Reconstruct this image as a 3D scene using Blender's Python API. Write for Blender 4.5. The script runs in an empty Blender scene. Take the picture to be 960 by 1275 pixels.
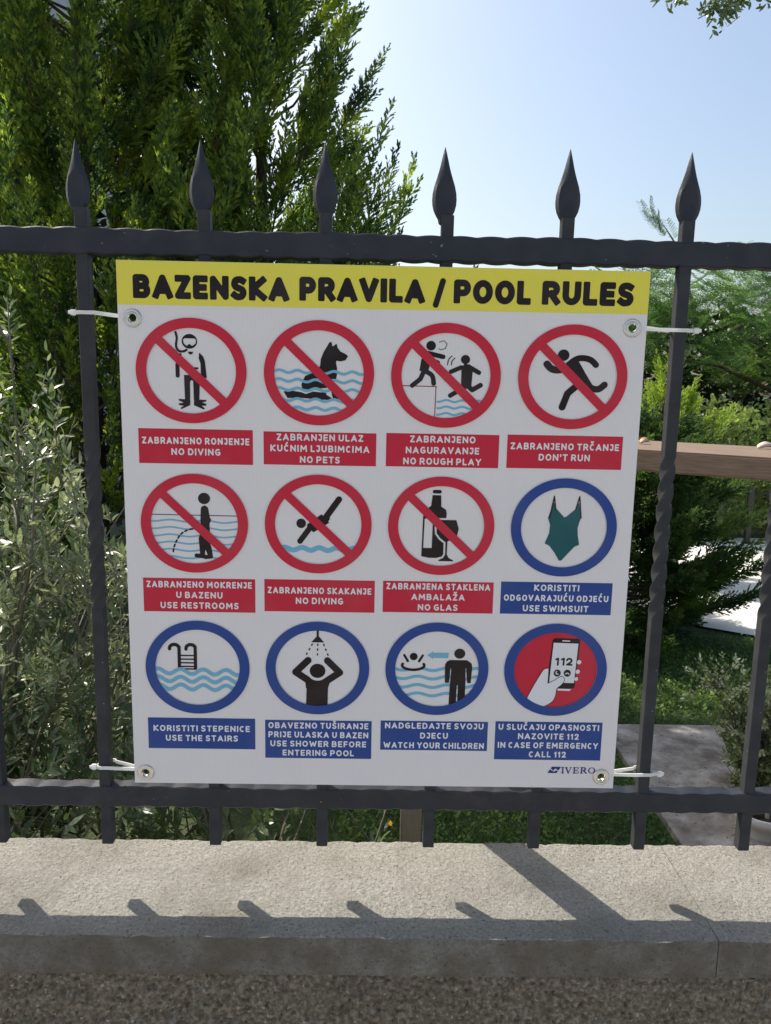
import bpy, bmesh, math, random
import numpy as np
from mathutils import Vector, Matrix, Quaternion
PI = math.pi
C = bpy.context.scene.collection
SC = bpy.context.scene

# ------------------------------------------------------------------ camera
CAM = np.array([-0.0067, -0.8801, 0.1787]); PITCH, YAW, ROLL, FPX = 0.1628, 0.0149, 0.0198, 940.14
def cam_axes():
    f = np.array([math.sin(YAW)*math.cos(PITCH), math.cos(YAW)*math.cos(PITCH), -math.sin(PITCH)])
    r = np.array([math.cos(YAW), -math.sin(YAW), 0.0]); u = np.cross(r, f)
    c, s = math.cos(ROLL), math.sin(ROLL)
    return c*r+s*u, -s*r+c*u, f
RV, UV, FV = cam_axes()
cd = bpy.data.cameras.new('camera'); cam = bpy.data.objects.new('camera', cd); C.objects.link(cam)
cam.matrix_world = Matrix(((RV[0], UV[0], -FV[0], CAM[0]), (RV[1], UV[1], -FV[1], CAM[1]), (RV[2], UV[2], -FV[2], CAM[2]), (0, 0, 0, 1)))
cd.sensor_fit = 'HORIZONTAL'; cd.sensor_width = 36; cd.lens = 36*FPX/960; cd.clip_start = .02; cd.clip_end = 3000
SC.camera = cam
# ------------------------------------------------------------------ light
SUN = Vector((-0.6829, 0.6215, 1.0)).normalized()
EL = math.asin(SUN.z); AZ = math.atan2(SUN.x, SUN.y)
w = bpy.data.worlds.new('World'); SC.world = w; w.use_nodes = True
sky = w.node_tree.nodes.new('ShaderNodeTexSky'); sky.sky_type = 'NISHITA'; sky.sun_disc = False
sky.sun_elevation = EL; sky.sun_rotation = AZ; sky.dust_density = 3.4; sky.air_density = 1.15; sky.ozone_density = .6
w.node_tree.links.new(sky.outputs[0], w.node_tree.nodes['Background'].inputs[0])
w.node_tree.nodes['Background'].inputs[1].default_value = 0.145
sl = bpy.data.lights.new('sun', 'SUN'); sl.energy = 4.6; sl.angle = math.radians(.55); sl.color = (1, .94, .84)
so = bpy.data.objects.new('sun', sl); C.objects.link(so); so.rotation_euler = SUN.to_track_quat('Z', 'Y').to_euler()
SC.view_settings.view_transform = 'Standard'; SC.view_settings.look = 'None'
SC.view_settings.exposure = 0.45; SC.view_settings.gamma = 1
SC.cycles.max_bounces = 8; SC.cycles.transparent_max_bounces = 8

rnd = random.Random(7); rng = np.random.default_rng(11)

# ------------------------------------------------------------------ helpers
def at(u, v, y):
    """world point at depth y seen at photo pixel u, v (used to set sizes and places)"""
    d = (u-480)/FPX*RV-(v-637.5)/FPX*UV+FV
    return CAM+d*(y-CAM[1])/d[1]
def tag(o, label=None, cat=None, group=None, kind=None):
    for k, x in (('label', label), ('category', cat), ('group', group), ('kind', kind)):
        if x: o[k] = x
    return o
def thing(name, label, cat, loc=(0, 0, 0), group=None):
    o = bpy.data.objects.new(name, None); o.empty_display_size = .05; C.objects.link(o); o.location = loc
    return tag(o, label, cat, group)
def link(name, me, parent=None, loc=None):
    o = bpy.data.objects.new(name, me); C.objects.link(o)
    if parent:
        o.parent = parent
        # geometry is written in world space: cancel the parent's place
        p = parent; L = Vector((0, 0, 0))
        while p: L += p.location; p = p.parent
        o.location = -L
    if loc is not None: o.location = (o.location+Vector(loc))
    return o
def mesh_np(name, V, Fs, mats, midx=None, smooth=False):
    """V (n,3); Fs (m,k) array or list of faces"""
    me = bpy.data.meshes.new(name); V = np.asarray(V, dtype=np.float32)
    if isinstance(Fs, np.ndarray):
        m, k = Fs.shape
        me.vertices.add(len(V)); me.vertices.foreach_set('co', V.ravel())
        me.loops.add(m*k); me.loops.foreach_set('vertex_index', Fs.astype(np.int32).ravel())
        me.polygons.add(m); me.polygons.foreach_set('loop_start', np.arange(m, dtype=np.int32)*k)
        me.polygons.foreach_set('loop_total', np.full(m, k, dtype=np.int32))
        me.update(calc_edges=True)
    else:
        me.from_pydata(V.tolist(), [], Fs); me.update()
    for mm in (mats if isinstance(mats, (list, tuple)) else [mats]): me.materials.append(mm)
    if midx is not None: me.polygons.foreach_set('material_index', np.asarray(midx, dtype=np.int32))
    if smooth: me.polygons.foreach_set('use_smooth', np.ones(len(me.polygons), dtype=bool))
    return me
class MB:
    def __init__(s): s.v = []; s.f = []
    def box(s, x0, x1, y0, y1, z0, z1):
        b = len(s.v); s.v += [(x, y, z) for z in (z0, z1) for y in (y0, y1) for x in (x0, x1)]
        s.f += [tuple(b+i for i in q) for q in ((0, 2, 3, 1), (4, 5, 7, 6), (0, 1, 5, 4), (2, 6, 7, 3), (0, 4, 6, 2), (1, 3, 7, 5))]
    def loft(s, rings, cap=True):
        b = len(s.v); n = len(rings[0])
        for r in rings: s.v += [tuple(p) for p in r]
        for i in range(len(rings)-1):
            for j in range(n):
                a = b+i*n+j; c = b+i*n+(j+1) % n
                s.f.append((a, c, c+n, a+n))
        if cap:
            s.f.append(tuple(b+j for j in reversed(range(n)))); s.f.append(tuple(b+(len(rings)-1)*n+j for j in range(n)))
    def tube(s, pts, rad, n=8, cap=True):
        pts = [Vector(p) for p in pts]; rings = []; u = None
        for i, p in enumerate(pts):
            t = (pts[min(i+1, len(pts)-1)]-pts[max(i-1, 0)]).normalized()
            if u is None: u = t.orthogonal().normalized()
            u = (u-t*u.dot(t)).normalized(); v = t.cross(u)
            r = rad[i] if hasattr(rad, '__len__') else rad
            rings.append([p+(u*math.cos(2*PI*k/n)+v*math.sin(2*PI*k/n))*r for k in range(n)])
        s.loft(rings, cap)
    def obj(s, name, mat, parent=None, smooth=False, fix=False):
        me = mesh_np(name, np.array(s.v), s.f, mat, smooth=smooth)
        if fix:
            bm = bmesh.new(); bm.from_mesh(me); bmesh.ops.recalc_face_normals(bm, faces=bm.faces); bm.to_mesh(me); bm.free()
        return link(name, me, parent)
def cbox(name, c, size, mat, parent=None, bev=.003, rot=None, seg=1):
    bm = bmesh.new(); bmesh.ops.create_cube(bm, size=1)
    bmesh.ops.scale(bm, vec=size, verts=bm.verts)
    bmesh.ops.bevel(bm, geom=bm.edges[:], offset=bev, segments=seg, affect='EDGES')
    M = (rot.to_4x4() if rot is not None else Matrix.Identity(4))
    bmesh.ops.transform(bm, matrix=Matrix.Translation(c) @ M, verts=bm.verts)
    me = bpy.data.meshes.new(name); bm.to_mesh(me); bm.free(); me.materials.append(mat)
    return link(name, me, parent)

# ------------------------------------------------------------------ materials
def mat(name, cols, scale=10, rough=.6, bumps=(), detail=4, spec=.5, metal=0, coord='Object', stretch=None, island=False, trans=0, speck=None, stain=None, rvar=0, turn=0, face=None):
    m = bpy.data.materials.new(name); m.use_nodes = True; nt = m.node_tree; N = nt.nodes; L = nt.links
    b = N['Principled BSDF']; out = N['Material Output']
    b.inputs['Roughness'].default_value = rough; b.inputs['Metallic'].default_value = metal
    b.inputs['Specular IOR Level'].default_value = spec
    tc = N.new('ShaderNodeTexCoord'); src = tc.outputs[coord]
    if stretch:
        mp = N.new('ShaderNodeMapping'); mp.vector_type = 'TEXTURE'; mp.inputs['Rotation'].default_value = (0, 0, turn); mp.inputs['Scale'].default_value = [1/q for q in stretch]; L.new(src, mp.inputs[0]); src = mp.outputs[0]
    def noise(sc, d=detail, r=.6):
        n = N.new('ShaderNodeTexNoise'); n.inputs['Scale'].default_value = sc; n.inputs['Detail'].default_value = d
        n.inputs['Roughness'].default_value = r; L.new(src, n.inputs['Vector']); return n.outputs[0]
    col = None
    if len(cols) == 1: b.inputs['Base Color'].default_value = (*cols[0], 1)
    else:
        rp = N.new('ShaderNodeValToRGB'); e = rp.color_ramp.elements
        lo, hi = (0.0, 1.0) if island else (.3, .7)
        e[0].position = lo; e[1].position = hi
        e[0].color = (*cols[0], 1); e[1].color = (*cols[-1], 1)
        for i, c in enumerate(cols[1:-1]):
            k = e.new(lo+(hi-lo)*(i+1)/(len(cols)-1)); k.color = (*c, 1)
        if island:
            g = N.new('ShaderNodeNewGeometry'); oi = N.new('ShaderNodeObjectInfo'); ad = N.new('ShaderNodeMath'); ad.operation = 'ADD'
            L.new(g.outputs['Random Per Island'], ad.inputs[0]); L.new(oi.outputs['Random'], ad.inputs[1])
            fr = N.new('ShaderNodeMath'); fr.operation = 'FRACT'; L.new(ad.outputs[0], fr.inputs[0])
            m1 = N.new('ShaderNodeMath'); m1.operation = 'MULTIPLY_ADD'; L.new(noise(scale, 2, .5), m1.inputs[0]); m1.inputs[1].default_value = 3.2; m1.inputs[2].default_value = -1.35
            m2 = N.new('ShaderNodeMath'); m2.operation = 'MULTIPLY_ADD'; L.new(fr.outputs[0], m2.inputs[0]); m2.inputs[1].default_value = .5; L.new(m1.outputs[0], m2.inputs[2]); L.new(m2.outputs[0], rp.inputs[0])
        else: L.new(noise(scale), rp.inputs[0])
        col = rp.outputs[0]
    def over(col, c, fac):
        mx = N.new('ShaderNodeMix'); mx.data_type = 'RGBA'; L.new(fac, mx.inputs[0])
        if col is None: mx.inputs[6].default_value = (*cols[0], 1)
        else: L.new(col, mx.inputs[6])
        mx.inputs[7].default_value = (*c, 1); return mx.outputs[2]
    def ramp(x, a, c, top=1):
        r = N.new('ShaderNodeMapRange'); r.inputs[1].default_value = a; r.inputs[2].default_value = c; r.inputs[4].default_value = top; L.new(x, r.inputs[0]); return r.outputs[0]
    if stain: col = over(col, stain[0], ramp(noise(stain[1], 6, .65), stain[2], stain[3], stain[4]))
    if face:        # vertical face under the coping edge: shade put into its colour, with water stains
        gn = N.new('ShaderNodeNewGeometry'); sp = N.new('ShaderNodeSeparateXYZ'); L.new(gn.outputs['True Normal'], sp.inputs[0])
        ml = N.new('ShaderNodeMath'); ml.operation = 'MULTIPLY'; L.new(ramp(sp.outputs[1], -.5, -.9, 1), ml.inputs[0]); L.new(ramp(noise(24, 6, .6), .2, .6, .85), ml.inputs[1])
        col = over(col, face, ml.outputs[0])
    if speck: col = over(col, speck[0], ramp(noise(speck[1], 2, .5), speck[2], speck[2]+.04, speck[3]))
    if col is not None: L.new(col, b.inputs['Base Color'])
    if rvar: L.new(ramp(noise(40), .3, .7, 1), b.inputs['Roughness']); N[-1].inputs[3].default_value = rough-rvar; N[-1].inputs[4].default_value = rough+rvar
    nrm = None
    for (sc, st, di) in bumps:
        bp = N.new('ShaderNodeBump'); bp.inputs['Strength'].default_value = st; bp.inputs['Distance'].default_value = di
        L.new(noise(sc), bp.inputs['Height'])
        if nrm is not None: L.new(nrm, bp.inputs['Normal'])
        nrm = bp.outputs[0]
    if nrm is not None: L.new(nrm, b.inputs['Normal'])
    if trans:
        t = N.new('ShaderNodeBsdfTranslucent'); mx = N.new('ShaderNodeMixShader'); mx.inputs[0].default_value = trans
        if col is not None:
            hs = N.new('ShaderNodeHueSaturation'); hs.inputs['Value'].default_value = 1.9; hs.inputs['Saturation'].default_value = 1.05
            L.new(col, hs.inputs['Color']); L.new(hs.outputs[0], t.inputs[0])
        else: t.inputs[0].default_value = (*[min(1, c*1.5) for c in cols[0]], 1)
        L.new(b.outputs[0], mx.inputs[1]); L.new(t.outputs[0], mx.inputs[2]); L.new(mx.outputs[0], out.inputs[0])
    return m
def print_mat(name, c, rough=.33):
    # printed corrugated plastic: the fluting of the board shows faintly through
    m = bpy.data.materials.new(name); m.use_nodes = True; nt = m.node_tree; N = nt.nodes; L = nt.links; b = N['Principled BSDF']
    b.inputs['Roughness'].default_value = rough; b.inputs['Specular IOR Level'].default_value = .22
    tc = N.new('ShaderNodeTexCoord')
    wv = N.new('ShaderNodeTexWave'); wv.inputs['Scale'].default_value = 105; wv.inputs['Distortion'].default_value = .3; L.new(tc.outputs['Object'], wv.inputs[0])
    bp = N.new('ShaderNodeBump'); bp.inputs['Strength'].default_value = .12; bp.inputs['Distance'].default_value = .0004; L.new(wv.outputs[1], bp.inputs['Height'])
    n2 = N.new('ShaderNodeTexNoise'); n2.inputs['Scale'].default_value = 4; L.new(tc.outputs['Object'], n2.inputs[0])
    b2 = N.new('ShaderNodeBump'); b2.inputs['Strength'].default_value = .3; b2.inputs['Distance'].default_value = .004; L.new(n2.outputs[0], b2.inputs['Height']); L.new(bp.outputs[0], b2.inputs['Normal'])
    L.new(b2.outputs[0], b.inputs['Normal'])
    mx = N.new('ShaderNodeMix'); mx.data_type = 'RGBA'; mx.inputs[6].default_value = (*c, 1); mx.inputs[7].default_value = (*[x*.93 for x in c], 1)
    ad = N.new('ShaderNodeMath'); ad.operation = 'MULTIPLY'; L.new(wv.outputs[1], ad.inputs[0]); ad.inputs[1].default_value = .6
    L.new(ad.outputs[0], mx.inputs[0])
    # faint dust film
    n3 = N.new('ShaderNodeTexNoise'); n3.inputs['Scale'].default_value = 14; n3.inputs['Detail'].default_value = 6; L.new(tc.outputs['Object'], n3.inputs[0])
    mr = N.new('ShaderNodeMapRange'); mr.inputs[1].default_value = .45; mr.inputs[2].default_value = .8; mr.inputs[4].default_value = .12; L.new(n3.outputs[0], mr.inputs[0])
    m2 = N.new('ShaderNodeMix'); m2.data_type = 'RGBA'; L.new(mr.outputs[0], m2.inputs[0]); L.new(mx.outputs[2], m2.inputs[6]); m2.inputs[7].default_value = (*[.5*x+.5*y for x, y in zip(c, (.5, .44, .40))], 1)
    L.new(m2.outputs[2], b.inputs['Base Color'])
    return m
M = {}
M['white'] = print_mat('sign_white', (.82, .775, .75)); M['yellow'] = print_mat('sign_yellow', (.84, .74, .085))
M['red'] = print_mat('sign_red', (.60, .022, .05)); M['blue'] = print_mat('sign_blue', (.024, .066, .27))
M['ink'] = print_mat('sign_black', (.014, .008, .009)); M['water'] = print_mat('sign_light_blue', (.19, .47, .62))
M['teal'] = print_mat('sign_teal', (.008, .10, .11)); M['print_white'] = print_mat('sign_lettering_white', (.82, .80, .80))
M['navy'] = print_mat('sign_navy', (.03, .04, .16)); M['crimson'] = print_mat('sign_crimson', (.30, .02, .08))
M['iron_bar'] = mat('fence_paint_weathered', [(.030, .032, .036), (.048, .050, .052)], 40, .55, [(60, .3, .0015), (300, .25, .0006)], spec=.2, speck=((.30, .27, .22), 170, .74, .8))
M['iron'] = mat('fence_paint', [(.019, .022, .029), (.032, .034, .042)], 30, .42, [(60, .3, .0018), (400, .2, .0005)], spec=.3, speck=((.30, .27, .22), 150, .735, .7), stain=((.085, .075, .065), 22, .56, .8, .45), rvar=.08)
M['metal'] = mat('nickel', [(.62, .6, .56)], rough=.22, metal=1, bumps=[(120, .2, .001)])
M['tie'] = mat('tie_plastic', [(.86, .85, .80)], rough=.35, trans=.25)
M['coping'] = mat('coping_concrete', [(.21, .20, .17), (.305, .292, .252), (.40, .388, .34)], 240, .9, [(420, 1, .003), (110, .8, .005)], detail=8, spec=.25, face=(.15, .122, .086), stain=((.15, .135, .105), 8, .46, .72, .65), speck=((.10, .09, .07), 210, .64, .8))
M['render'] = mat('rough_render', [(.095, .072, .046), (.17, .135, .095), (.29, .245, .185)], 160, .9, [(700, .6, .0006)], spec=.3, detail=2, speck=((.46, .41, .33), 150, .66, .7), stain=((.09, .07, .05), 16, .52, .78, .55))
M['plaster'] = mat('white_plaster', [(.62, .60, .55), (.78, .76, .72)], 3, .85, [(60, .4, .004)], stain=((.40, .36, .29), 2.2, .5, .75, .6))
M['grey_plaster'] = mat('grey_plaster', [(.42, .43, .44), (.5, .51, .52)], 2, .8, [(40, .3, .004)])
M['path'] = mat('path_concrete', [(.24, .21, .17), (.38, .345, .30), (.54, .50, .44)], 14, .9, [(90, .8, .006), (20, .6, .02)], detail=10, stain=((.09, .07, .045), 6, .46, .66, .8), speck=((.10, .08, .05), 60, .66, .8))
M['street'] = mat('street_paving', [(.27, .255, .23), (.34, .32, .29)], 6, .9, [(80, .5, .003)])
M['soil'] = mat('soil', [(.045, .035, .022), (.09, .07, .045)], 12, .95, [(30, .8, .02)])
M['turf'] = mat('turf', [(.03, .05, .014), (.06, .09, .025)], 8, .95, [(60, .8, .02)])
M['wood'] = mat('brown_wood', [(.14, .088, .052), (.27, .19, .125)], 6, .65, [(10, .5, .002)], stretch=(3, 60, 60), turn=-.633, stain=((.12, .07, .045), 2, .5, .75, .6))
M['post_wood'] = mat('grey_wood', [(.42, .34, .25), (.58, .49, .38)], 6, .7, [(10, .5, .002)], stretch=(60, 60, 3))
M['bark'] = mat('bark', [(.05, .035, .022), (.13, .095, .065)], 30, .9, [(40, 1, .01)], stretch=(1, 1, .3))
M['olive_bark'] = mat('olive_twig_bark', [(.10, .095, .06), (.18, .165, .11)], 60, .8)
M['cypress'] = mat('cypress_scale_leaves', [(.036, .08, .032), (.08, .14, .034), (.17, .24, .038), (.32, .40, .06)], 6, .6, island=True, trans=.42, spec=.3)
M['conifer'] = mat('conifer_scale_leaves', [(.028, .06, .022), (.055, .10, .026), (.12, .185, .036)], 6, .6, island=True, trans=.42, spec=.3)
M['lime'] = mat('lime_conifer_leaves', [(.15, .23, .035), (.29, .38, .06)], 3, .6, island=True, trans=.4, spec=.3)
M['dead'] = mat('dry_twigs', [(.13, .065, .03), (.24, .12, .05)], 3, .8, island=True)
M['olive'] = mat('olive_leaves', [(.075, .115, .05), (.14, .185, .08), (.23, .27, .13), (.36, .39, .21)], 9, .36, island=True, trans=.25, spec=.6)
M['mimosa'] = mat('feathery_leaves', [(.035, .08, .028), (.075, .145, .035), (.17, .27, .05)], 2, .55, island=True, trans=.42, spec=.35)
M['hedge'] = mat('hedge_leaves', [(.07, .11, .035), (.12, .17, .05), (.18, .24, .075)], 3, .5, island=True, trans=.3)
M['cream'] = mat('variegated_leaves', [(.08, .13, .03), (.18, .24, .07), (.36, .40, .18), (.72, .72, .52)], 30, .45, island=True, trans=.3)
M['grass'] = mat('grass_blades', [(.05, .11, .018), (.10, .18, .03), (.17, .26, .05)], 3, .6, island=True, trans=.3)
M['dark_leaf'] = mat('broad_leaves', [(.04, .075, .025), (.075, .12, .038), (.12, .17, .06)], 3, .35, island=True, trans=.2, spec=.6)
M['pink'] = mat('pink_petals', [(.7, .42, .36), (.8, .68, .58)], 3, .5, island=True, trans=.3)
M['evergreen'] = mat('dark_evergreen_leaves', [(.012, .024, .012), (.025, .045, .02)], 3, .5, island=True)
M['front_hedge'] = mat('sunny_hedge_leaves', [(.10, .15, .05), (.19, .26, .07), (.30, .38, .09)], 2, .5, island=True, trans=.35)
M['yellow_leaf'] = mat('yellowed_leaf', [(.65, .33, .03)], rough=.5, trans=.3)
M['pot'] = mat('white_pot', [(.72, .70, .64), (.8, .78, .74)], 8, .4)
M['black'] = mat('black_paint', [(.015, .015, .017)], rough=.4)
M['dry_red'] = mat('dried_husk', [(.32, .06, .035), (.55, .20, .12), (.72, .55, .45)], 60, .35)
M['shell'] = mat('pale_husk', [(.75, .66, .58), (.6, .42, .34)], 40, .4)

# ------------------------------------------------------------------ flat print: distance fields turned into sheets
def sheet(SD, xs, ys, fmap):
    """marching squares of SD<0 -> verts, faces. SD[j,i] at (xs[i],ys[j])"""
    V = []; Fc = []; ins = SD < 0
    full = ins[:-1, :-1] & ins[1:, :-1] & ins[:-1, 1:] & ins[1:, 1:]
    anyi = ins[:-1, :-1] | ins[1:, :-1] | ins[:-1, 1:] | ins[1:, 1:]
    ny, nx = full.shape
    def add(pts):
        b = len(V); V.extend(pts); Fc.append(tuple(range(b, b+len(pts))))
    for j in range(ny):
        row = full[j]
        if row.any():
            d = np.diff(np.concatenate(([0], row.astype(np.int8), [0])))
            for a, c in zip(np.where(d == 1)[0], np.where(d == -1)[0]):
                add([(xs[a], ys[j]), (xs[c], ys[j]), (xs[c], ys[j+1]), (xs[a], ys[j+1])])
    jj, ii = np.where(anyi & ~full)
    for j, i in zip(jj, ii):
        P = [(xs[i], ys[j], SD[j, i]), (xs[i+1], ys[j], SD[j, i+1]), (xs[i+1], ys[j+1], SD[j+1, i+1]), (xs[i], ys[j+1], SD[j+1, i])]
        o = []
        for k in range(4):
            p, q = P[k], P[(k+1) % 4]
            if p[2] < 0: o.append((p[0], p[1]))
            if (p[2] < 0) != (q[2] < 0):
                t = p[2]/(p[2]-q[2]); o.append((p[0]+t*(q[0]-p[0]), p[1]+t*(q[1]-p[1])))
        if len(o) >= 3: add(o)
    return [fmap(*p) for p in V], Fc
def d_seg(X, Y, a, b):
    dx, dy = b[0]-a[0], b[1]-a[1]; L = dx*dx+dy*dy+1e-12
    t = np.clip(((X-a[0])*dx+(Y-a[1])*dy)/L, 0, 1)
    return np.hypot(X-a[0]-t*dx, Y-a[1]-t*dy)
def d_line(X, Y, pts, hw):
    D = np.full(X.shape, 1e9)
    for a, b in zip(pts[:-1], pts[1:]): D = np.minimum(D, d_seg(X, Y, a, b))
    return D-hw
def d_poly(X, Y, pts, r=0):
    D = np.full(X.shape, 1e9); s = np.zeros(X.shape, bool); n = len(pts)
    for i in range(n):
        a, b = pts[i], pts[(i+1) % n]; D = np.minimum(D, d_seg(X, Y, a, b))
        c = ((a[1] > Y) != (b[1] > Y)); dy = (b[1]-a[1]) or 1e-9
        s ^= c & (X < (b[0]-a[0])*(Y-a[1])/dy+a[0])
    return np.where(s, -D, D)-r
def d_ell(X, Y, cx, cy, rx, ry=None):
    ry = ry or rx; k = np.hypot((X-cx)/rx, (Y-cy)/ry); return (k-1)*min(rx, ry)
def curve(pts, n=6):
    """Catmull-Rom through the points"""
    P = [pts[0]]+list(pts)+[pts[-1]]; o = []
    for i in range(1, len(P)-2):
        p0, p1, p2, p3 = [np.array(p, float) for p in P[i-1:i+3]]
        for k in range(n):
            t = k/n; o.append(tuple(.5*((2*p1)+(-p0+p2)*t+(2*p0-5*p1+4*p2-p3)*t*t+(-p0+3*p1-3*p2+p3)*t**3)))
    o.append(tuple(pts[-1])); return o
def arc(cx, cy, rx, ry, a0, a1, n=14):
    return [(cx+rx*math.cos(math.radians(a0+(a1-a0)*i/n)), cy+ry*math.sin(math.radians(a0+(a1-a0)*i/n))) for i in range(n+1)]
_S = curve([(.92, .93), (.72, .99), (.5, 1), (.18, .95), (.04, .76), (.16, .59), (.5, .50), (.84, .42), (.97, .24), (.82, .05), (.5, 0), (.26, .01), (.03, .10)], 4)
_C = arc(.54, .5, .54, .5, 62, 298, 22)
GL = {  # outer width per cap height, centre-line strokes in a unit box
 'A': (.84, [[(0, 0), (.5, 1), (1, 0)], [(.2, .27), (.8, .27)]]),
 'B': (.72, [[(0, 0), (0, 1)]+arc(.62, .76, .3, .24, 90, -90, 8)+[(0, .52)], [(0, .52), (.6, .52)]+arc(.66, .26, .34, .26, 90, -90, 8)+[(0, 0)]]),
 'C': (.68, [_C]), 'D': (.76, [[(0, 0), (0, 1)]+arc(.45, .5, .55, .5, 90, -90, 16)+[(0, 0)]]),
 'E': (.62, [[(1, 1), (0, 1), (0, 0), (1, 0)], [(0, .5), (.88, .5)]]), 'F': (.60, [[(1, 1), (0, 1), (0, 0)], [(0, .48), (.88, .48)]]),
 'G': (.76, [_C[:-1]+[(.98, .14), (.98, .46), (.6, .46)]]), 'H': (.76, [[(0, 0), (0, 1)], [(1, 0), (1, 1)], [(0, .5), (1, .5)]]),
 'I': (.0, [[(0, 0), (0, 1)]]), 'J': (.52, [[(.15, 1), (1, 1), (1, .3)]+arc(.5, .28, .5, .28, 0, -150, 8)]),
 'K': (.74, [[(0, 0), (0, 1)], [(.95, 1), (.08, .5), (1, 0)]]), 'L': (.58, [[(0, 1), (0, 0), (1, 0)]]),
 'M': (.94, [[(0, 0), (.06, 1), (.5, .32), (.94, 1), (1, 0)]]), 'N': (.78, [[(0, 0), (0, 1), (1, 0), (1, 1)]]),
 'O': (.82, [arc(.5, .5, .5, .5, 0, 360, 28)]), 'P': (.70, [[(0, 0), (0, 1)]+arc(.6, .71, .4, .29, 90, -90, 10)+[(0, .42)]]),
 'R': (.72, [[(0, 0), (0, 1)]+arc(.58, .72, .38, .28, 90, -90, 10)+[(0, .44)], [(.5, .44), (1, 0)]]),
 'S': (.66, [_S]), 'T': (.68, [[(0, 1), (1, 1)], [(.5, 1), (.5, 0)]]), 'U': (.74, [[(0, 1), (0, .4)]+arc(.5, .4, .5, .4, 180, 360, 14)+[(1, 1)]]),
 'V': (.80, [[(0, 1), (.5, 0), (1, 1)]]), 'W': (1.1, [[(0, 1), (.25, 0), (.5, .8), (.75, 0), (1, 1)]]), 'Y': (.76, [[(0, 1), (.5, .45), (1, 1)], [(.5, .45), (.5, 0)]]),
 'Z': (.66, [[(0, 1), (1, 1), (0, 0), (1, 0)]]), '1': (.36, [[(0, .8), (.9, 1), (.9, 0)]]),
 '2': (.64, [curve([(.02, .80), (.2, .96), (.5, 1), (.85, .93), (.95, .7), (.75, .42), (.4, .2), (.03, 0)], 4)+[(1, 0)]]),
 '/': (.40, [[(0, -.12), (1, 1.12)]]), "'": (.0, [[(0, .74), (0, 1)]]), ' ': (.10, []),
}
CARON = [(.22, 1.5), (.5, 1.28), (.78, 1.5)]; ACUTE = [(.42, 1.26), (.7, 1.52)]
for k, (b_, a_) in {'Č': ('C', CARON), 'Š': ('S', CARON), 'Ž': ('Z', CARON), 'Ć': ('C', ACUTE)}.items(): GL[k] = (GL[b_][0], GL[b_][1]+[a_])
def text_len(t, h, hw, gap=.11):
    return sum(GL[c][0]*h+(0 if GL[c][0] else 2*hw)+gap*h for c in t)-gap*h
def text_sd(SD, X, Y, t, x, y, h, hw, sx=1.0, gap=.11):
    """writes text with its lower left corner at x, y into the distance grid"""
    xs = X[0]; ys = Y[:, 0]
    for ch in t:
        W, st = GL[ch]; W = W*h*sx if W else 2*hw
        for s in st:
            P = [(x+hw+p[0]*(W-2*hw), y+hw+p[1]*(h-2*hw)) for p in s]
            lo = (min(p[0] for p in P)-3*hw, min(p[1] for p in P)-3*hw); hi = (max(p[0] for p in P)+3*hw, max(p[1] for p in P)+3*hw)
            i0, i1 = np.searchsorted(xs, [lo[0], hi[0]]); j0, j1 = np.searchsorted(ys, [lo[1], hi[1]])
            sub = (slice(j0, j1), slice(i0, i1)); xx, yy = X[sub], Y[sub]
            if xx.size == 0: continue
            D = d_line(xx, yy, P, hw)
            closed = math.dist(P[0], P[-1]) < 1e-6
            for (a, b) in ((P[0], P[1]), (P[-1], P[-2])):
                if closed: break
                L = math.dist(a, b); ux, uy = (b[0]-a[0])/L, (b[1]-a[1])/L; L = min(L, 2*hw)
                # square-ended terminal with softened corners
                cx, cy = a[0]+ux*(L-hw)/2, a[1]+uy*(L-hw)/2; hx = (L+hw)/2; r = hw*.38
                px = np.abs((xx-cx)*ux+(yy-cy)*uy)-(hx-r); py = np.abs(-(xx-cx)*uy+(yy-cy)*ux)-(hw-r)
                D = np.minimum(D, np.hypot(np.maximum(px, 0), np.maximum(py, 0))+np.minimum(np.maximum(px, py), 0)-r)
            SD[sub] = np.minimum(SD[sub], D)
        x += W+gap*h*sx
    return x
def grid(x0, x1, y0, y1, st):
    xs = np.arange(x0, x1+st, st); ys = np.arange(y0, y1+st, st); X, Y = np.meshgrid(xs, ys); return xs, ys, X, Y
def flat(name, V, Fc, y, m, parent, z=True):
    """V in millimetres on the sign's face"""
    a = np.array([(p[0]*.001, y, p[1]*.001) for p in V])
    me = mesh_np(name, a, Fc, m)
    if me.polygons and me.polygons[0].normal.y > 0: me.flip_normals()
    return link(name, me, parent)
LY = [-.0002*i for i in range(8)]          # print layers in front of the board
W, H = 600.0, 628.0

sign = thing('pool_rules_sign', 'square white pool rules sign with yellow heading and twelve round pictograms, tied to the fence', 'sign', (0, 0, -.314))
# board with four punched holes, 4 mm corrugated plastic
EY = [(-283.5, 251), (283.4, 251.5), (-286, -300), (284, -298.5)]
bm = bmesh.new()
def loop_edges(pts):
    vs = [bm.verts.new((x*.001, 0, z*.001)) for x, z in pts]
    return [bm.edges.new((vs[i], vs[(i+1) % len(vs)])) for i in range(len(vs))]
es = loop_edges([(-W/2, -H/2), (W/2, -H/2), (W/2, H/2), (-W/2, H/2)])
for e in EY: es += loop_edges([(e[0]+4.6*math.cos(a*PI/10), e[1]+4.6*math.sin(a*PI/10)) for a in range(20)])
r_ = bmesh.ops.triangle_fill(bm, edges=es, use_beauty=True)
fs = bm.faces[:]
ex = bmesh.ops.extrude_face_region(bm, geom=fs)
bmesh.ops.translate(bm, vec=(0, .004, 0), verts=[v for v in ex['geom'] if isinstance(v, bmesh.types.BMVert)])
bmesh.ops.recalc_face_normals(bm, faces=bm.faces)
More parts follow.
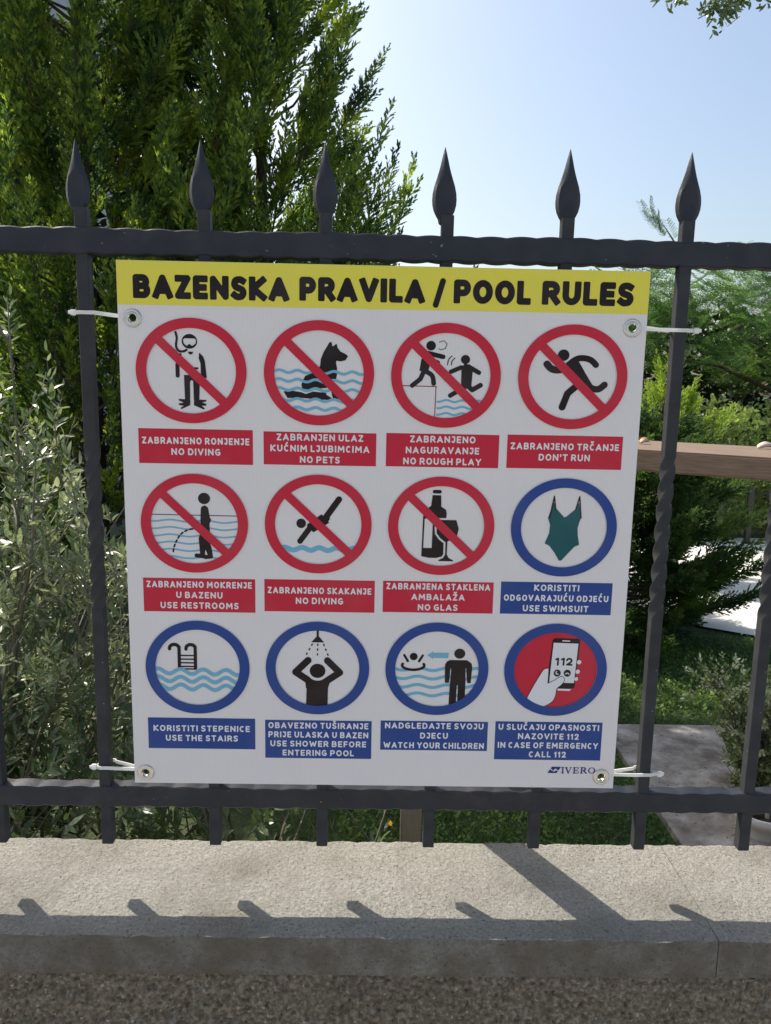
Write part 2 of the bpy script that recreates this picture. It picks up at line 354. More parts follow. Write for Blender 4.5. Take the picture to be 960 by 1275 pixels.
me = bpy.data.meshes.new('board'); bm.to_mesh(me); bm.free(); me.materials.append(M['white']); link('board', me, sign)
band = flat('header_band', [(-W/2+.2, 265.8), (W/2-.2, 267), (W/2-.2, H/2-.2), (-W/2+.2, H/2-.2)], [(0, 1, 2, 3)], LY[1], M['yellow'], sign)
xs, ys, X, Y = grid(-290, 292, 265, 306, .45); SD = np.full(X.shape, 1e9)
for word, a, b, z in (('BAZENSKA', -282, -107, 272.9), ('PRAVILA', -95.5, 46, 273.9), ('/', 56, 69, 273.6), ('POOL', 78.5, 166, 274.6), ('RULES', 178.5, 283, 275.2)):
    hw = 3.75; h = 26.2
    if word == '/':
        SD = np.minimum(SD, d_line(X, Y, [(58.5, 272.5), (66, 298.5)], 3.3)); continue
    sx = 1.0
    for _ in range(6): sx *= (b-a)/(text_sd(np.full((1, 1), 0.), np.zeros((1, 1)), np.zeros((1, 1)), word, 0, 0, h, hw, sx, .085)-.085*h*sx)
    text_sd(SD, X, Y, word, a, z, h, hw, sx, .085)
flat('title_lettering', *sheet(SD, xs, ys, lambda x, y: (x, y)), LY[2], M['ink'], band)

COLX = [-218.6, -72.8, 72.7, 218.6]; ROWZ = [194, 17.6, -160.2]
SHIFT = [(0, -.6), (0, -.3), (0, -.3), (0, .9)]+[(0, -1.3), (0, .2), (0, .6), (0, 1.2)]+[(0, -1.6), (0, -.5), (.4, .7), (0, 1.6)]
CAL = [(466, 461, 439, 421), (477, 465, 450, 432), (478, 480, 447, 432), (479, 495, 444, 433), (479, 442, 439, 404), (717, 213, 190, 177),
       (474, 450, 446, 415), (673, 225, 191, 177), (280, 192, 187, 166), (485, 428, 435, 393), (471, 436, 431, 391), (424, 422, 377, 340)]
BOX = [(-281.3, 127.4, -149.2, 87.0), (-136.8, 126.4, -5.9, 88.0), (5.6, 127.2, 137.3, 88.4), (146.8, 128.0, 281.9, 89.0), (-281.5, -50.2, -147.9, -91.7), (-137.0, -49.7, -4.7, -89.4), (5.2, -49.4, 138.2, -88.2), (147.1, -48.0, 281.7, -87.9), (-281.3, -227.2, -149.4, -267.6), (-137.2, -228.3, -5.5, -278.5), (5.6, -227.3, 138.7, -265.9), (148.0, -226.3, 281.4, -276.8)]
TXT = ['ZABRANJENO RONJENJE|NO DIVING', 'ZABRANJEN ULAZ|KUĆNIM LJUBIMCIMA|NO PETS', 'ZABRANJENO|NAGURAVANJE|NO ROUGH PLAY', "ZABRANJENO TRČANJE|DON'T RUN",
       'ZABRANJENO MOKRENJE|U BAZENU|USE RESTROOMS', 'ZABRANJENO SKAKANJE|NO DIVING', 'ZABRANJENA STAKLENA|AMBALAŽA|NO GLAS', 'KORISTITI|ODGOVARAJUĆU ODJEĆU|USE SWIMSUIT',
       'KORISTITI STEPENICE|USE THE STAIRS', 'OBAVEZNO TUŠIRANJE|PRIJE ULASKA U BAZEN|USE SHOWER BEFORE|ENTERING POOL', 'NADGLEDAJTE SVOJU|DJECU|WATCH YOUR CHILDREN', 'U SLUČAJU OPASNOSTI|NAZOVITE 112|IN CASE OF EMERGENCY|CALL 112']
def waves(X, Y, y0, n, dy, amp, wl, hw, x0, x1, ph=0, slope=0):
    D = np.full(X.shape, 1e9)
    for k in range(n):
        P = [(x, y0+k*dy+slope*(x-x0)+amp*math.sin(2*PI*(x-x0)/wl+ph)) for x in np.linspace(x0, x1, int((x1-x0)/wl*12)+2)]
        D = np.minimum(D, d_line(X, Y, P, hw))
    return D
def figures(k, X, Y):
    """layers of pictogram k: (name, distance, material, layer)"""
    u = np.minimum; o = []
    line = lambda p, hw: d_line(X, Y, p, hw); poly = lambda p, r=0: d_poly(X, Y, p, r); ell = lambda *a: d_ell(X, Y, *a)
    if k == 0:
        d = np.maximum(ell(456, 225, 61, 58), -poly([(418, 205), (494, 205), (506, 216), (500, 242), (476, 258), (455, 240), (434, 258), (414, 242), (408, 216)], 3))
        for x in (line(curve([(348, 155), (357, 200), (350, 250), (356, 285), (378, 305), (412, 304), (432, 292)]), 9),
                  poly([(443, 308), (484, 308), (476, 324), (462, 329), (450, 323)], 1), poly([(533, 318), (560, 345), (572, 380), (585, 510), (560, 518), (545, 490), (543, 400), (530, 360)], 3),
                  line([(357, 410), (357, 500)], 16), line([(381, 330), (384, 360)], 10), line([(480, 438), (516, 438)], 8),
                  poly([(408, 494), (530, 494), (530, 560), (524, 700), (483, 700), (480, 540), (466, 532), (453, 545), (450, 720), (412, 712)], 1),
                  poly([(412, 690), (452, 700), (450, 735), (382, 768), (376, 758), (404, 742), (362, 735), (362, 724), (405, 716), (362, 698), (362, 688)], 1),
                  poly([(484, 690), (524, 690), (580, 692), (580, 702), (540, 712), (580, 724), (578, 736), (540, 738), (566, 760), (560, 768), (482, 735)], 1)): d = u(d, x)
        o.append(('diver_figure', d, 'ink', 2))
    if k == 1:
        dog = poly([(575, 207), (582, 240), (592, 243), (617, 222), (625, 255), (650, 285), (690, 303), (710, 320), (690, 352), (650, 362), (618, 356), (612, 375), (622, 420), (622, 470), (612, 520), (560, 520), (545, 580), (470, 590), (420, 600), (340, 592), (335, 560), (350, 520), (365, 490), (400, 475), (470, 440), (488, 400), (492, 350), (515, 290), (545, 240), (558, 215)], 2)
        tail = poly([(190, 622), (240, 612), (330, 625), (370, 640), (430, 618), (500, 625), (528, 618), (540, 645), (580, 668), (575, 680), (480, 680), (380, 672), (330, 668), (220, 672)], 2)
        leg = poly([(575, 600), (590, 660), (600, 674), (640, 672), (600, 600)], 1)
        o.append(('dog_figure', u(u(dog, tail), leg), 'ink', 2))
        wv = u(waves(X, Y, 452, 3, 73, 11, 150, 11, 100, 860, 2.6, .01), waves(X, Y, 684, 2, 72, 11, 150, 11, 100, 860, 2.6, .01))
        rip = waves(X, Y, 452, 5, 76, 11, 150, 15, 100, 860, 2.6, .01)
        o.append(('water_waves', wv, 'water', 3))
    if k == 2:
        b = line([(325, 296), (450, 324)], 19)
        for x in (ell(350, 235, 39), poly([(322, 290), (360, 300), (345, 370), (330, 440), (265, 440), (278, 350)], 4), line([(300, 440), (270, 510), (205, 565)], 19), line(curve([(310, 445), (365, 480), (380, 545)]), 19), line([(395, 365), (410, 372)], 17)): b = u(b, x)
        for x in (ell(633, 342, 37), line([(518, 445), (600, 408)], 18), line([(660, 400), (745, 448)], 19), poly([(610, 400), (660, 388), (688, 420), (680, 560), (612, 570)], 8), line([(640, 565), (518, 642)], 19), line([(660, 560), (697, 592), (762, 552)], 20), line([(634, 372), (634, 400)], 12)): b = u(b, x)
        for x in (line(curve([(522, 316), (496, 345), (488, 390)]), 4), line(curve([(546, 332), (524, 358), (520, 390)]), 4), line([(415, 205), (452, 192), (480, 218), (466, 256), (430, 268), (412, 258)], 2.6)): b = u(b, x)
        o.append(('swimmer_figures', b, 'ink', 2))
        o.append(('pool_edge', u(line([(100, 567), (404, 570)], 4), line([(400, 570), (395, 840)], 4)), 'crimson', 1))
        o.append(('water_waves', np.maximum(waves(X, Y, 688, 3, 54, 8, 130, 9, 412, 900, 1.0), 408-X), 'water', 1))
    if k == 3:
        d = ell(396, 314, 47)
        for x in (line(curve([(265, 390), (300, 425), (345, 437), (400, 430)]), 29), line(curve([(430, 400), (500, 345), (560, 335), (620, 350), (662, 388)]), 25), poly([(430, 390), (520, 370), (575, 460), (640, 560), (590, 600), (520, 560), (470, 470)], 6),
                  line(curve([(560, 480), (620, 570), (690, 590), (742, 552)]), 27), line([(520, 560), (445, 630), (407, 745)], 28)): d = u(d, x)
        o.append(('runner_figure', d, 'ink', 2))
    if k == 4:
        d = ell(560, 236, 49, 46)
        for x in (line([(562, 325), (562, 400)], 31), poly([(534, 330), (592, 330), (600, 385), (612, 410), (598, 440), (600, 500), (535, 500), (530, 420)], 3), poly([(512, 560), (535, 500), (600, 500), (585, 560), (612, 640), (620, 700), (590, 712), (570, 660), (560, 640), (555, 712), (524, 712)], 3), line([(490, 704), (545, 710)], 17), line([(562, 716), (608, 712)], 17)): d = u(d, x)
        A = curve([(500, 478), (430, 492), (370, 525), (330, 580), (305, 640), (294, 700)], 10)
        for i in range(0, len(A)-3, 6): d = u(d, line(A[i:i+4], 7))
        o.append(('person_figure', d, 'ink', 2))
        o.append(('water_waves', waves(X, Y, 418, 6, 60, 8, 290, 7, 100, 860, 0.8, .012), 'water', 1))
        o.append(('water_line', line([(100, 371), (850, 375)], 3.5), 'navy', 1))
    if k == 5:
        d = u(ell(656, 210, 17), u(line([(652, 274), (690, 222)], 10), poly([(680, 215), (728, 180), (752, 205), (700, 238)], 3)))
        d = u(d, u(line([(738, 195), (790, 122)], 11), line([(690, 222), (745, 190)], 13)))
        o.append(('diver_figure', d, 'ink', 2))
        o.append(('water_waves', waves(X, Y, 302, 1, 20, 5, 62, 9, 560, 860, 1.0), 'water', 1))
    if k == 6:
        bt = poly([(395, 190), (467, 190), (470, 285), (510, 310), (518, 345), (512, 385), (325, 385), (335, 345), (360, 300), (385, 280)], 0)
        body = poly([(325, 360), (512, 360), (500, 700), (440, 716), (380, 716), (318, 704)], 4)
        lab = poly([(334, 388), (404, 380), (400, 636), (328, 636)], 0)
        glass = poly([(450, 398), (600, 398), (622, 470), (610, 525), (560, 562), (530, 578), (528, 690), (545, 720), (585, 740), (580, 746), (462, 746), (458, 740), (500, 720), (516, 690), (516, 585), (470, 550), (440, 510), (436, 450)], 1)
        halo = glass-16
        d = np.maximum(u(bt, body), -lab); d = np.maximum(d, -halo); d = u(d, glass); d = u(d, line([(410, 161), (455, 161)], 15))
        o.append(('bottle_and_glass_figure', d, 'ink', 2))
    if k == 7:
        d = poly([(632, 135), (640, 155), (672, 188), (680, 186), (712, 158), (722, 135), (733, 188), (728, 200), (722, 225), (724, 250), (731, 285), (715, 292), (690, 320), (670, 343), (662, 343), (645, 315), (625, 290), (608, 282), (622, 245), (624, 215), (615, 190)], 1)
        o.append(('swimsuit_figure', d, 'teal', 2))
        s = u(line([(633, 112), (620, 190)], 2.2), line([(633, 112), (640, 160)], 2.2)); s = u(s, u(line([(724, 112), (733, 188)], 2.2), line([(724, 112), (712, 160)], 2.2)))
        o.append(('strap_figure', s, 'ink', 3))
    if k == 8:
        d = u(line([(214, 195), (214, 120)]+arc(197, 124, 17, 13, 0, -180, 8)[1:]+[(180, 127)], 6), line([(272, 195), (272, 120)]+arc(256, 124, 17, 13, 0, -180, 8)[1:]+[(239, 127)], 6))
        for y in (150, 163, 176, 189, 198): d = u(d, line([(216, y), (270, y)], 2.4))
        o.append(('pool_ladder_figure', d, 'ink', 2))
        o.append(('water_waves', waves(X, Y, 206, 3, 28, 9, 82, 6.5, 100, 470, 2.0, .01), 'water', 3))
    if k == 9:
        d = ell(485, 450, 66, 60)
        sh = poly([(395, 540), (575, 540), (572, 760), (388, 760)], 0)
        arm = u(line([(405, 362), (300, 462), (420, 540)], 29), line([(568, 362), (672, 462), (555, 540)], 29))
        ch = poly([(380, 520), (600, 520), (572, 600), (388, 600)], 0)
        body = np.maximum(u(u(sh, arm), ch), -ell(485, 450, 88, 84)); d = u(d, body)
        for x in (line([(485, 95), (485, 170)], 9), poly([(478, 160), (494, 160), (535, 207), (436, 207)], 2)): d = u(d, x)
        for a, b in (((440, 225), (392, 310)), ((486, 225), (484, 315)), ((536, 225), (572, 315))):
            for t in (0, .45, .9): d = u(d, line([(a[0]+(b[0]-a[0])*t, a[1]+(b[1]-a[1])*t), (a[0]+(b[0]-a[0])*(t+.1), a[1]+(b[1]-a[1])*(t+.1))], 6))
        o.append(('showering_person_figure', d, 'ink', 2))
    if k == 10:
        d = ell(658, 303, 46, 42)
        for x in (poly([(580, 365), (720, 365), (755, 390), (760, 420), (752, 545), (735, 545), (722, 420), (708, 425), (706, 800), (655, 800), (652, 560), (640, 560), (634, 800), (584, 800), (594, 425), (582, 420), (570, 545), (548, 545), (545, 400), (556, 378)], 7),
                  ell(274, 333, 33, 31), line([(195, 322), (226, 372)], 10), line([(349, 324), (320, 372)], 10), line(arc(272, 408, 93, 37, -20, 200, 20), 11)): d = u(d, x)
        d = np.maximum(d, -line([(647, 575), (645, 800)], 5)); d = np.maximum(d, -line([(588, 430), (582, 548)], 3.5)); d = np.maximum(d, -line([(714, 430), (719, 548)], 3.5))
        o.append(('parent_and_child_figures', d, 'ink', 2))
        ar = u(poly([(388, 320), (435, 290), (435, 350)], 1), poly([(430, 300), (568, 297), (562, 342), (430, 342)], 0))
        o.append(('arrow', ar, 'water', 2))
        wv = waves(X, Y, 438, 4, 72, 12, 250, 13, 80, 860, -1.1); halo = np.minimum(ell(272, 390, 105, 48), ell(272, 400, 100, 50))
        o.append(('water_waves', np.maximum(wv, -halo), 'water', 1))
    if k == 11:
        o.append(('red_disc', ell(424, 422, 305, 276), 'red', 1))
        o.append(('phone_body', poly([(410, 192), (580, 195), (588, 205), (568, 545), (556, 552), (450, 552), (374, 516), (372, 500), (396, 202)], 5), 'ink', 2))
        sc = u(poly([(400, 222), (580, 226), (565, 515), (384, 513)], 1), line([(465, 206), (515, 207)], 4))
        o.append(('phone_screen', sc, 'print_white', 3))
        ic = u(ell(438, 443, 26), ell(512, 443, 26))
        ic = np.maximum(ic, -line(arc(440, 441, 11, 11, 60, 240, 8), 4)); ic = np.maximum(ic, -line(arc(512, 455, 13, 13, 200, 340, 8), 4))
        num = np.full(X.shape, 1e9)
        for dx in (0, 42): num = u(num, line([(424+dx, 342), (440+dx, 336), (438+dx, 382)], 6.5))
        num = u(num, line(curve([(504, 348), (512, 338), (530, 338), (538, 350), (530, 364), (506, 380)])+[(540, 381)], 6.5))
        o.append(('call_buttons', u(ic, num), 'ink', 4))
        hand = poly(curve([(222, 640), (270, 540), (325, 440), (345, 415), (372, 410)])+curve([(370, 522), (420, 498), (460, 472), (484, 474), (492, 498), (470, 530), (440, 558), (432, 610), (410, 655), (345, 695)])+[(280, 680)], 0)
        o.append(('hand_outline', hand-4, 'ink', 4.4))
        fing = u(u(ell(594, 360, 16), ell(588, 430, 16)), u(ell(580, 484, 14), poly([(448, 560), (545, 562), (535, 572), (450, 570)], 2)))
        o.append(('hand_figure', u(hand, fing), 'print_white', 5))
    return o
RED = {0, 1, 2, 3, 4, 5, 6}
PNAME = 'prohibition_pictogram'
for k in range(12):
    cx, cy, rx, ry = CAL[k]; ox, oz = COLX[k % 4]+SHIFT[k][0], ROWZ[k//4]+SHIFT[k][1]
    st = rx/140.0
    xs, ys, X, Y = grid(cx-rx*1.02, cx+rx*1.02, cy-ry*1.03, cy+ry*1.03, st)
    fm = lambda x, y: (ox+63*(x-cx)/rx, oz-59.2*(y-cy)/ry)
    R = np.hypot((X-cx)/rx, (Y-cy)/ry)*rx; inner = R-.83*rx
    red = k in RED
    ring = np.maximum(R-rx, .81*rx-R)
    nm = 'prohibition_pictogram' if red else 'instruction_pictogram'
    ro = flat(nm, *sheet(ring, xs, ys, fm), LY[6], M['red' if red else 'blue'], sign)
    for (n, D, m, ly) in figures(k, X, Y):
        v, f = sheet(np.maximum(D, inner), xs, ys, fm)
        if f: flat(n, v, f, -.0002*ly, M[m], ro)
    if red:
        s = np.abs(((X-cx)/rx-(Y-cy)/ry)/math.sqrt(2))*rx-.083*rx
        v, f = sheet(np.maximum(s, inner), xs, ys, fm); flat('diagonal_slash', v, f, LY[5], M['red'], ro)
    x0, z1, x1, z0 = BOX[k]
    pl = flat('caption_plate', [(x0, z0), (x1, z0), (x1, z1), (x0, z1)], [(0, 1, 2, 3)], LY[1], M['red' if red else 'blue'], sign)
    lines = TXT[k].split('|'); xs, ys, X, Y = grid(x0, x1, z0, z1, .42); SD = np.full(X.shape, 1e9)
    h = 7.9; hw = .84; pitch = 12.7 if len(lines) < 4 else 12.0; G = .2
    mid = (z0+z1)/2+.2; top = mid+(len(lines)-1)*pitch/2
    if len(lines) == 3: pitch = 12.9; top = mid+pitch
    for i, t in enumerate(lines):
        sx = 1.0; wd = text_sd(np.full((1, 1), 0.), np.zeros((1, 1)), np.zeros((1, 1)), t, 0, 0, h, hw, 1.0, G)-G*h
        sx = min(1.06, (x1-x0-8)/wd)
        wd = text_sd(np.full((1, 1), 0.), np.zeros((1, 1)), np.zeros((1, 1)), t, 0, 0, h, hw, sx, G)-G*h*sx
        text_sd(SD, X, Y, t, (x0+x1)/2-wd/2, top-i*pitch-h/2, h, hw, sx, G)
    flat('caption_lettering', *sheet(SD, xs, ys, lambda x, y: (x, y)), LY[2], M['print_white'], pl)
# maker's mark, lower right
xs, ys, X, Y = grid(214, 284, -300, -280, .25); SD = np.full(X.shape, 1e9)
def serif(ch, x, z, h, wd):
    tk, th = .85, .38; L = []
    S = lambda a, b, w_: L.append(d_line(X, Y, [(x+a[0]*wd, z+a[1]*h), (x+b[0]*wd, z+b[1]*h)], w_))
    if ch == 'I': S((.5, 0), (.5, 1), tk); S((.1, 0), (.9, 0), th); S((.1, 1), (.9, 1), th)
    if ch == 'V': S((.12, 1), (.5, 0), tk); S((.88, 1), (.5, 0), th); S((0, 1), (.32, 1), th); S((.7, 1), (1, 1), th)
    if ch == 'E': S((.2, 0), (.2, 1), tk); S((0, 0), (.95, 0), th); S((0, 1), (.9, 1), th); S((.2, .5), (.7, .5), th); S((.95, 0), (.95, .25), th); S((.9, 1), (.9, .75), th); S((.7, .35), (.7, .65), th)
    if ch == 'R': S((.2, 0), (.2, 1), tk); S((0, 0), (.4, 0), th); S((0, 1), (.6, 1), th); L.append(d_line(X, Y, [(x+p[0]*wd, z+p[1]*h) for p in arc(.52, .74, .26, .26, 90, -90, 8)], tk)); S((.2, .48), (.55, .48), th); S((.5, .48), (.95, 0), tk)
    if ch == 'O': L.append(np.maximum(d_ell(X, Y, x+wd/2, z+h/2, wd/2, h/2+.4), -d_ell(X, Y, x+wd/2, z+h/2, wd/2-1.7, h/2-.3)))
    return np.minimum.reduce(L)
for ch, x, wd in (('I', 233.2, 4), ('V', 238.4, 8), ('E', 248.4, 7), ('R', 257.4, 8), ('O', 267.2, 9)): SD = np.minimum(SD, serif(ch, x, -294, 7.4, wd))
ic = d_poly(X, Y, [(221.5, -286), (232.5, -286), (227.5, -294), (216.5, -294)], .2)
ic = np.maximum(ic, -d_poly(X, Y, [(222.5, -291.5), (226, -287.8), (228, -289.6), (224.4, -292.6)], 0)); ic = np.maximum(ic, -d_line(X, Y, [(218, -287.5), (222, -290.5)], .7)); ic = np.maximum(ic, -d_line(X, Y, [(227, -290), (231.5, -292)], .6))
flat('maker_mark_lettering', *sheet(np.minimum(SD, ic), xs, ys, lambda x, y: (x, y)), LY[2], M['navy'], sign)
# eyelets
for (ex_, ez) in EY:
    mb = MB(); rings = []
    prof = [(4.3, .0035), (4.3, -.0008), (5.0, -.0019), (6.0, -.0022), (7.2, -.0016), (7.9, -.0014), (8.8, -.0019), (9.8, -.0017), (10.6, -.0003), (10.6, .0001)]
    for r, y in prof: rings.append([((ex_+r*math.cos(2*PI*a/40))*.001, y, (ez+r*math.sin(2*PI*a/40))*.001) for a in range(40)])
    mb.loft(rings, cap=False); mb.obj('eyelet', M['metal'], sign, smooth=True, fix=True)

# ------------------------------------------------------------------ iron fence
SP, X0 = .137, -.3411; ZST = -.4058
fence = thing('iron_fence', 'dark anthracite wrought iron fence of twisted square bars with spear points, on the wall', 'fence', (0, .02, -.4666))
NB = range(-8, 14)
def rail(name, z0, z1, seed):
    r = random.Random(seed); mb = MB(); rings = []; xs_ = np.arange(-1.5, 1.5001, .003); hy, cy = .0095, .0195
    for x in xs_:
        ph = x/.034*PI+seed; s = abs(math.sin(ph)); s2 = abs(math.sin(ph*1.07+1.3))
        t = z1-.0010+.0016*s+.0006*math.sin(x*23+seed); b = z0+.0014-.0018*s2
        ta = t+.0002+.0006*math.sin(ph*.7); f = cy-hy+.0005*math.sin(x*61)
        c = .0014
        rings.append([(x, f, b+c), (x, f, (t+b)/2), (x, f, t-c), (x, f+c*.8, t), (x, cy+hy-c, ta), (x, cy+hy, ta-c), (x, cy+hy, b+c), (x, cy+hy-c, b), (x, f+c, b)])
    mb.loft(rings); o = mb.obj(name, M['iron'], fence, smooth=True, fix=True)
    o.data.set_sharp_from_angle(angle=math.radians(38))
    return o
rail('top_rail', .3214, .3497, 3); rail('bottom_rail', -.3537, -.3262, 8)
def picket_mesh():
    mb = MB(); rings = []; hs = .0070; c = .0009
    zs = list(np.arange(ZST, -.098, .03))+list(np.arange(-.095, .106, .0025))+list(np.arange(.11, .372, .03))+[.372]
    for z in zs:
        t = min(1, max(0, (z+.095)/.2)); a = t*PI*4.0; e = math.sin(PI*t)*.0 
        k = hs*(1+.05*math.sin(z*90)*.2); q = []
        tw = 1 if 0 < t < 1 else 0
        for (sx, sy) in ((-1, -1), (1, -1), (1, 1), (-1, 1)):
            for (dx, dy) in (((c, 0), (0, c)) if sx*sy < 0 else ((0, c), (c, 0))):
                q.append((sx*(k-dx), sy*(k-dy)))
        # order corners around
        q.sort(key=lambda p: math.atan2(p[1], p[0]))
        ca, sa = math.cos(a), math.sin(a)
        rings.append([(p[0]*ca-p[1]*sa, p[0]*sa+p[1]*ca, z) for p in q])
    mb.loft(rings)
    me = mesh_np('picket', np.array(mb.v), mb.f, M['iron_bar'], smooth=True); me.set_sharp_from_angle(angle=math.radians(32)); return me
def spear_mesh():
    prof = [(0, 6.0, 6.0), (1.5, 6.4, 6.2), (5, 7.2, 5.8), (9, 9.6, 5.2), (14, 12.0, 4.8), (20, 13.5, 4.4), (26, 13.9, 4.2), (33, 13.4, 4.2), (41, 11.6, 4.4), (48, 9.3, 4.6), (55, 7.1, 4.6), (62, 5.2, 4.2), (69, 3.6, 3.4), (76, 1.9, 2.0), (82, .35, .5)]
    mb = MB(); rings = []
    zt = .4465; z0 = zt-.082
    for (h, a, b) in prof:
        a *= .001; b *= .001; k = .3 if h > 45 else .72
        rings.append([(sx*px, sy*py, z0+h*.001) for (sx, px, sy, py) in ((1, a, 1, 0), (1, a*k, 1, b), (1, 0, 1, b*(1.0 if h < 45 else 1.18)), (-1, a*k, 1, b), (-1, a, 1, 0), (-1, a*k, -1, b), (1, 0, -1, b*(1.0 if h < 45 else 1.18)), (1, a*k, -1, b))])
    mb.loft(rings); me = mesh_np('spearhead', np.array(mb.v), mb.f, M['iron'], smooth=True); me.set_sharp_from_angle(angle=math.radians(28))
    bm = bmesh.new(); bm.from_mesh(me); bmesh.ops.recalc_face_normals(bm, faces=bm.faces); bm.to_mesh(me); bm.free(); return me
pm, sm = picket_mesh(), spear_mesh()
for i in NB:
    x = X0+i*SP
    dx = {0: -.001, 3: .0005}.get(i, 0)
    o = link('picket', pm, fence, (x+dx, .0185, 0))
    s = bpy.data.objects.new('spearhead', sm); C.objects.link(s); s.parent = o
    s.location = (0, 0, rnd.uniform(-.001, .001)); s.rotation_euler = (0, rnd.uniform(-.012, .012), rnd.uniform(-.12, .12) if i < 4 else rnd.uniform(-.3, -.1))
for x in (-1.52, 1.52): cbox('post', (x, .02, -.02), (.04, .04, .92), M['iron'], fence, .002)

# ------------------------------------------------------------------ cable ties
TL = ['white cable tie at the upper left corner of the sign', 'white cable tie at the upper right corner of the sign', 'white cable tie at the lower left corner of the sign, just above the bottom rail', 'white cable tie at the lower right corner of the sign, just above the bottom rail']
for k, (ex_, ez) in enumerate(EY):
    s = -1 if ex_ < 0 else 1; xe, ze = ex_*.001, ez*.001
    xb = X0 if s < 0 else X0+5*SP; yb = .0185; r = .0082
    zt = ze+(.006 if k == 0 else (-.0005 if k == 1 else (0 if k == 2 else -.002)))
    th = thing('cable_tie', TL[k], 'cable tie', (xb, yb, zt), 'cable ties holding the sign')
    xo = xb+s*(.0155 if s > 0 else .0105); top = [(xe+s*.0056, .0062, ze), (xe+s*.010, .0072, ze+(zt-ze)*.3), (xb-s*.012, .0085, zt), (xb-s*.006, .0092, zt), (xb+s*.006, .0092, zt), (xo, .0125, zt)]
    bot = [(xo, .0125, zt), (xb+s*.0095, .020, zt), (xb+s*.008, .0275, zt+.001), (xb-s*.008, .0275, zt+.001), (xb-s*.012, .02, zt+(.003 if k > 1 else 0)), (xe+s*.012, .0085, ze+.002), (xe+s*.0056, .0062, ze)]
    mb = MB()
    for path in (top, bot):
        hh, tt = .0021, .0006; rings = []
        for i, p in enumerate(path):
            a = Vector(path[max(i-1, 0)]); b = Vector(path[min(i+1, len(path)-1)]); t = (b-a).normalized(); n = t.cross(Vector((0, 0, 1))).normalized(); p = Vector(p); z = Vector((0, 0, 1))
            rings.append([p+n*tt+z*hh, p-n*tt+z*hh, p-n*tt-z*hh, p+n*tt-z*hh])
        mb.loft(rings)
    mb.obj('strap', M['tie'], th, fix=True)
    cbox('locking_head', (xo+s*.003, .0122, zt), (.0074, .0052, .0066), M['tie'], th, .0012, seg=2)
    cbox('cut_tail', (xo+s*.0074, .0118, zt), (.0026, .0012, .0040), M['tie'], th, .0003)

# ------------------------------------------------------------------ street wall
ZW, YB, YF = -.4666, .1188, -.0768
wall = thing('street_wall', 'low roadside wall of rough pebbly render with a pale concrete coping', 'wall', (0, .02, -1.25))
def vnoise(P, s, seed=0):
    """smooth value noise"""
    Q = P/s; i = np.floor(Q).astype(np.int64); f = Q-i; f = f*f*(3-2*f)
    def hsh(a): 
        h = (a[..., 0]*73856093) ^ (a[..., 1]*19349663) ^ (seed*83492791+12345); h = (h ^ (h >> 13))*1274126177 & 0xffffffff; return ((h ^ (h >> 16)) & 0xffff)/65535.
    o = 0
    for a in (0, 1):
        for b in (0, 1): o = o+hsh(i+np.array([a, b]))*(f[..., 0] if a else 1-f[..., 0])*(f[..., 1] if b else 1-f[..., 1])
    return o
def slab(x0, x1, fine):
    xs_ = np.arange(x0+.0001, x1, .004 if fine else .03); xs_[-1] = x1-.0001
    top = np.linspace(YF+.0035, YB-.003, 46 if fine else 8)
    prof = [(YF+.002, ZW-.052), (YF, ZW-.050)]+[(YF, ZW-.050+.0095*k) for k in range(1, 5)]+[(YF, ZW-.0035), (YF+.0004, ZW-.0009)]+[(y, ZW) for y in top]+[(YB-.0006, ZW-.0016), (YB, ZW-.0045), (YB, ZW-.050)]
    n = len(prof); V = np.zeros((len(xs_), n, 3))
    for j, (y, z) in enumerate(prof):
        P = np.stack([xs_, np.full_like(xs_, y*1.0+z)], -1)
        V[:, j, 0] = xs_
        edge = 1.7 if (abs(y-YF) < .006 and z > ZW-.006) or (abs(y-YB) < .006) else .8
        V[:, j, 1] = y+(vnoise(P, .013, 5)-.5)*.0016*edge+(vnoise(P, .05, 6)-.5)*.002*(edge-.5)
        V[:, j, 2] = z+(vnoise(P, .011, 1)-.5)*.0011*edge+(vnoise(P, .07, 2)-.5)*.0012-(np.maximum(0, vnoise(P, .008, 9)-.72)*.006*(edge > 1))
    F = []
    idx = np.arange(len(xs_)*n).reshape(len(xs_), n)
    q = np.stack([idx[:-1, :-1], idx[1:, :-1], idx[1:, 1:], idx[:-1, 1:]], -1).reshape(-1, 4)
    Vv = V.reshape(-1, 3); F = [tuple(f) for f in q.tolist()]+[tuple(idx[0].tolist()), tuple(reversed(idx[-1].tolist()))]
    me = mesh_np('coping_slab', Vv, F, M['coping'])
    bm = bmesh.new(); bm.from_mesh(me); bmesh.ops.recalc_face_normals(bm, faces=bm.faces); bm.to_mesh(me); bm.free()
    me.polygons.foreach_set('use_smooth', np.ones(len(me.polygons), bool)); o = link('coping_slab', me, wall)
    me.set_sharp_from_angle(angle=math.radians(50))
for a, b, f in ((-3, -1.02, 0), (-1.02, -.028, 1), (-.0281, .4145, 1), (.4155, 1.3, 1), (1.3, 3, 0)): slab(a, b, f)
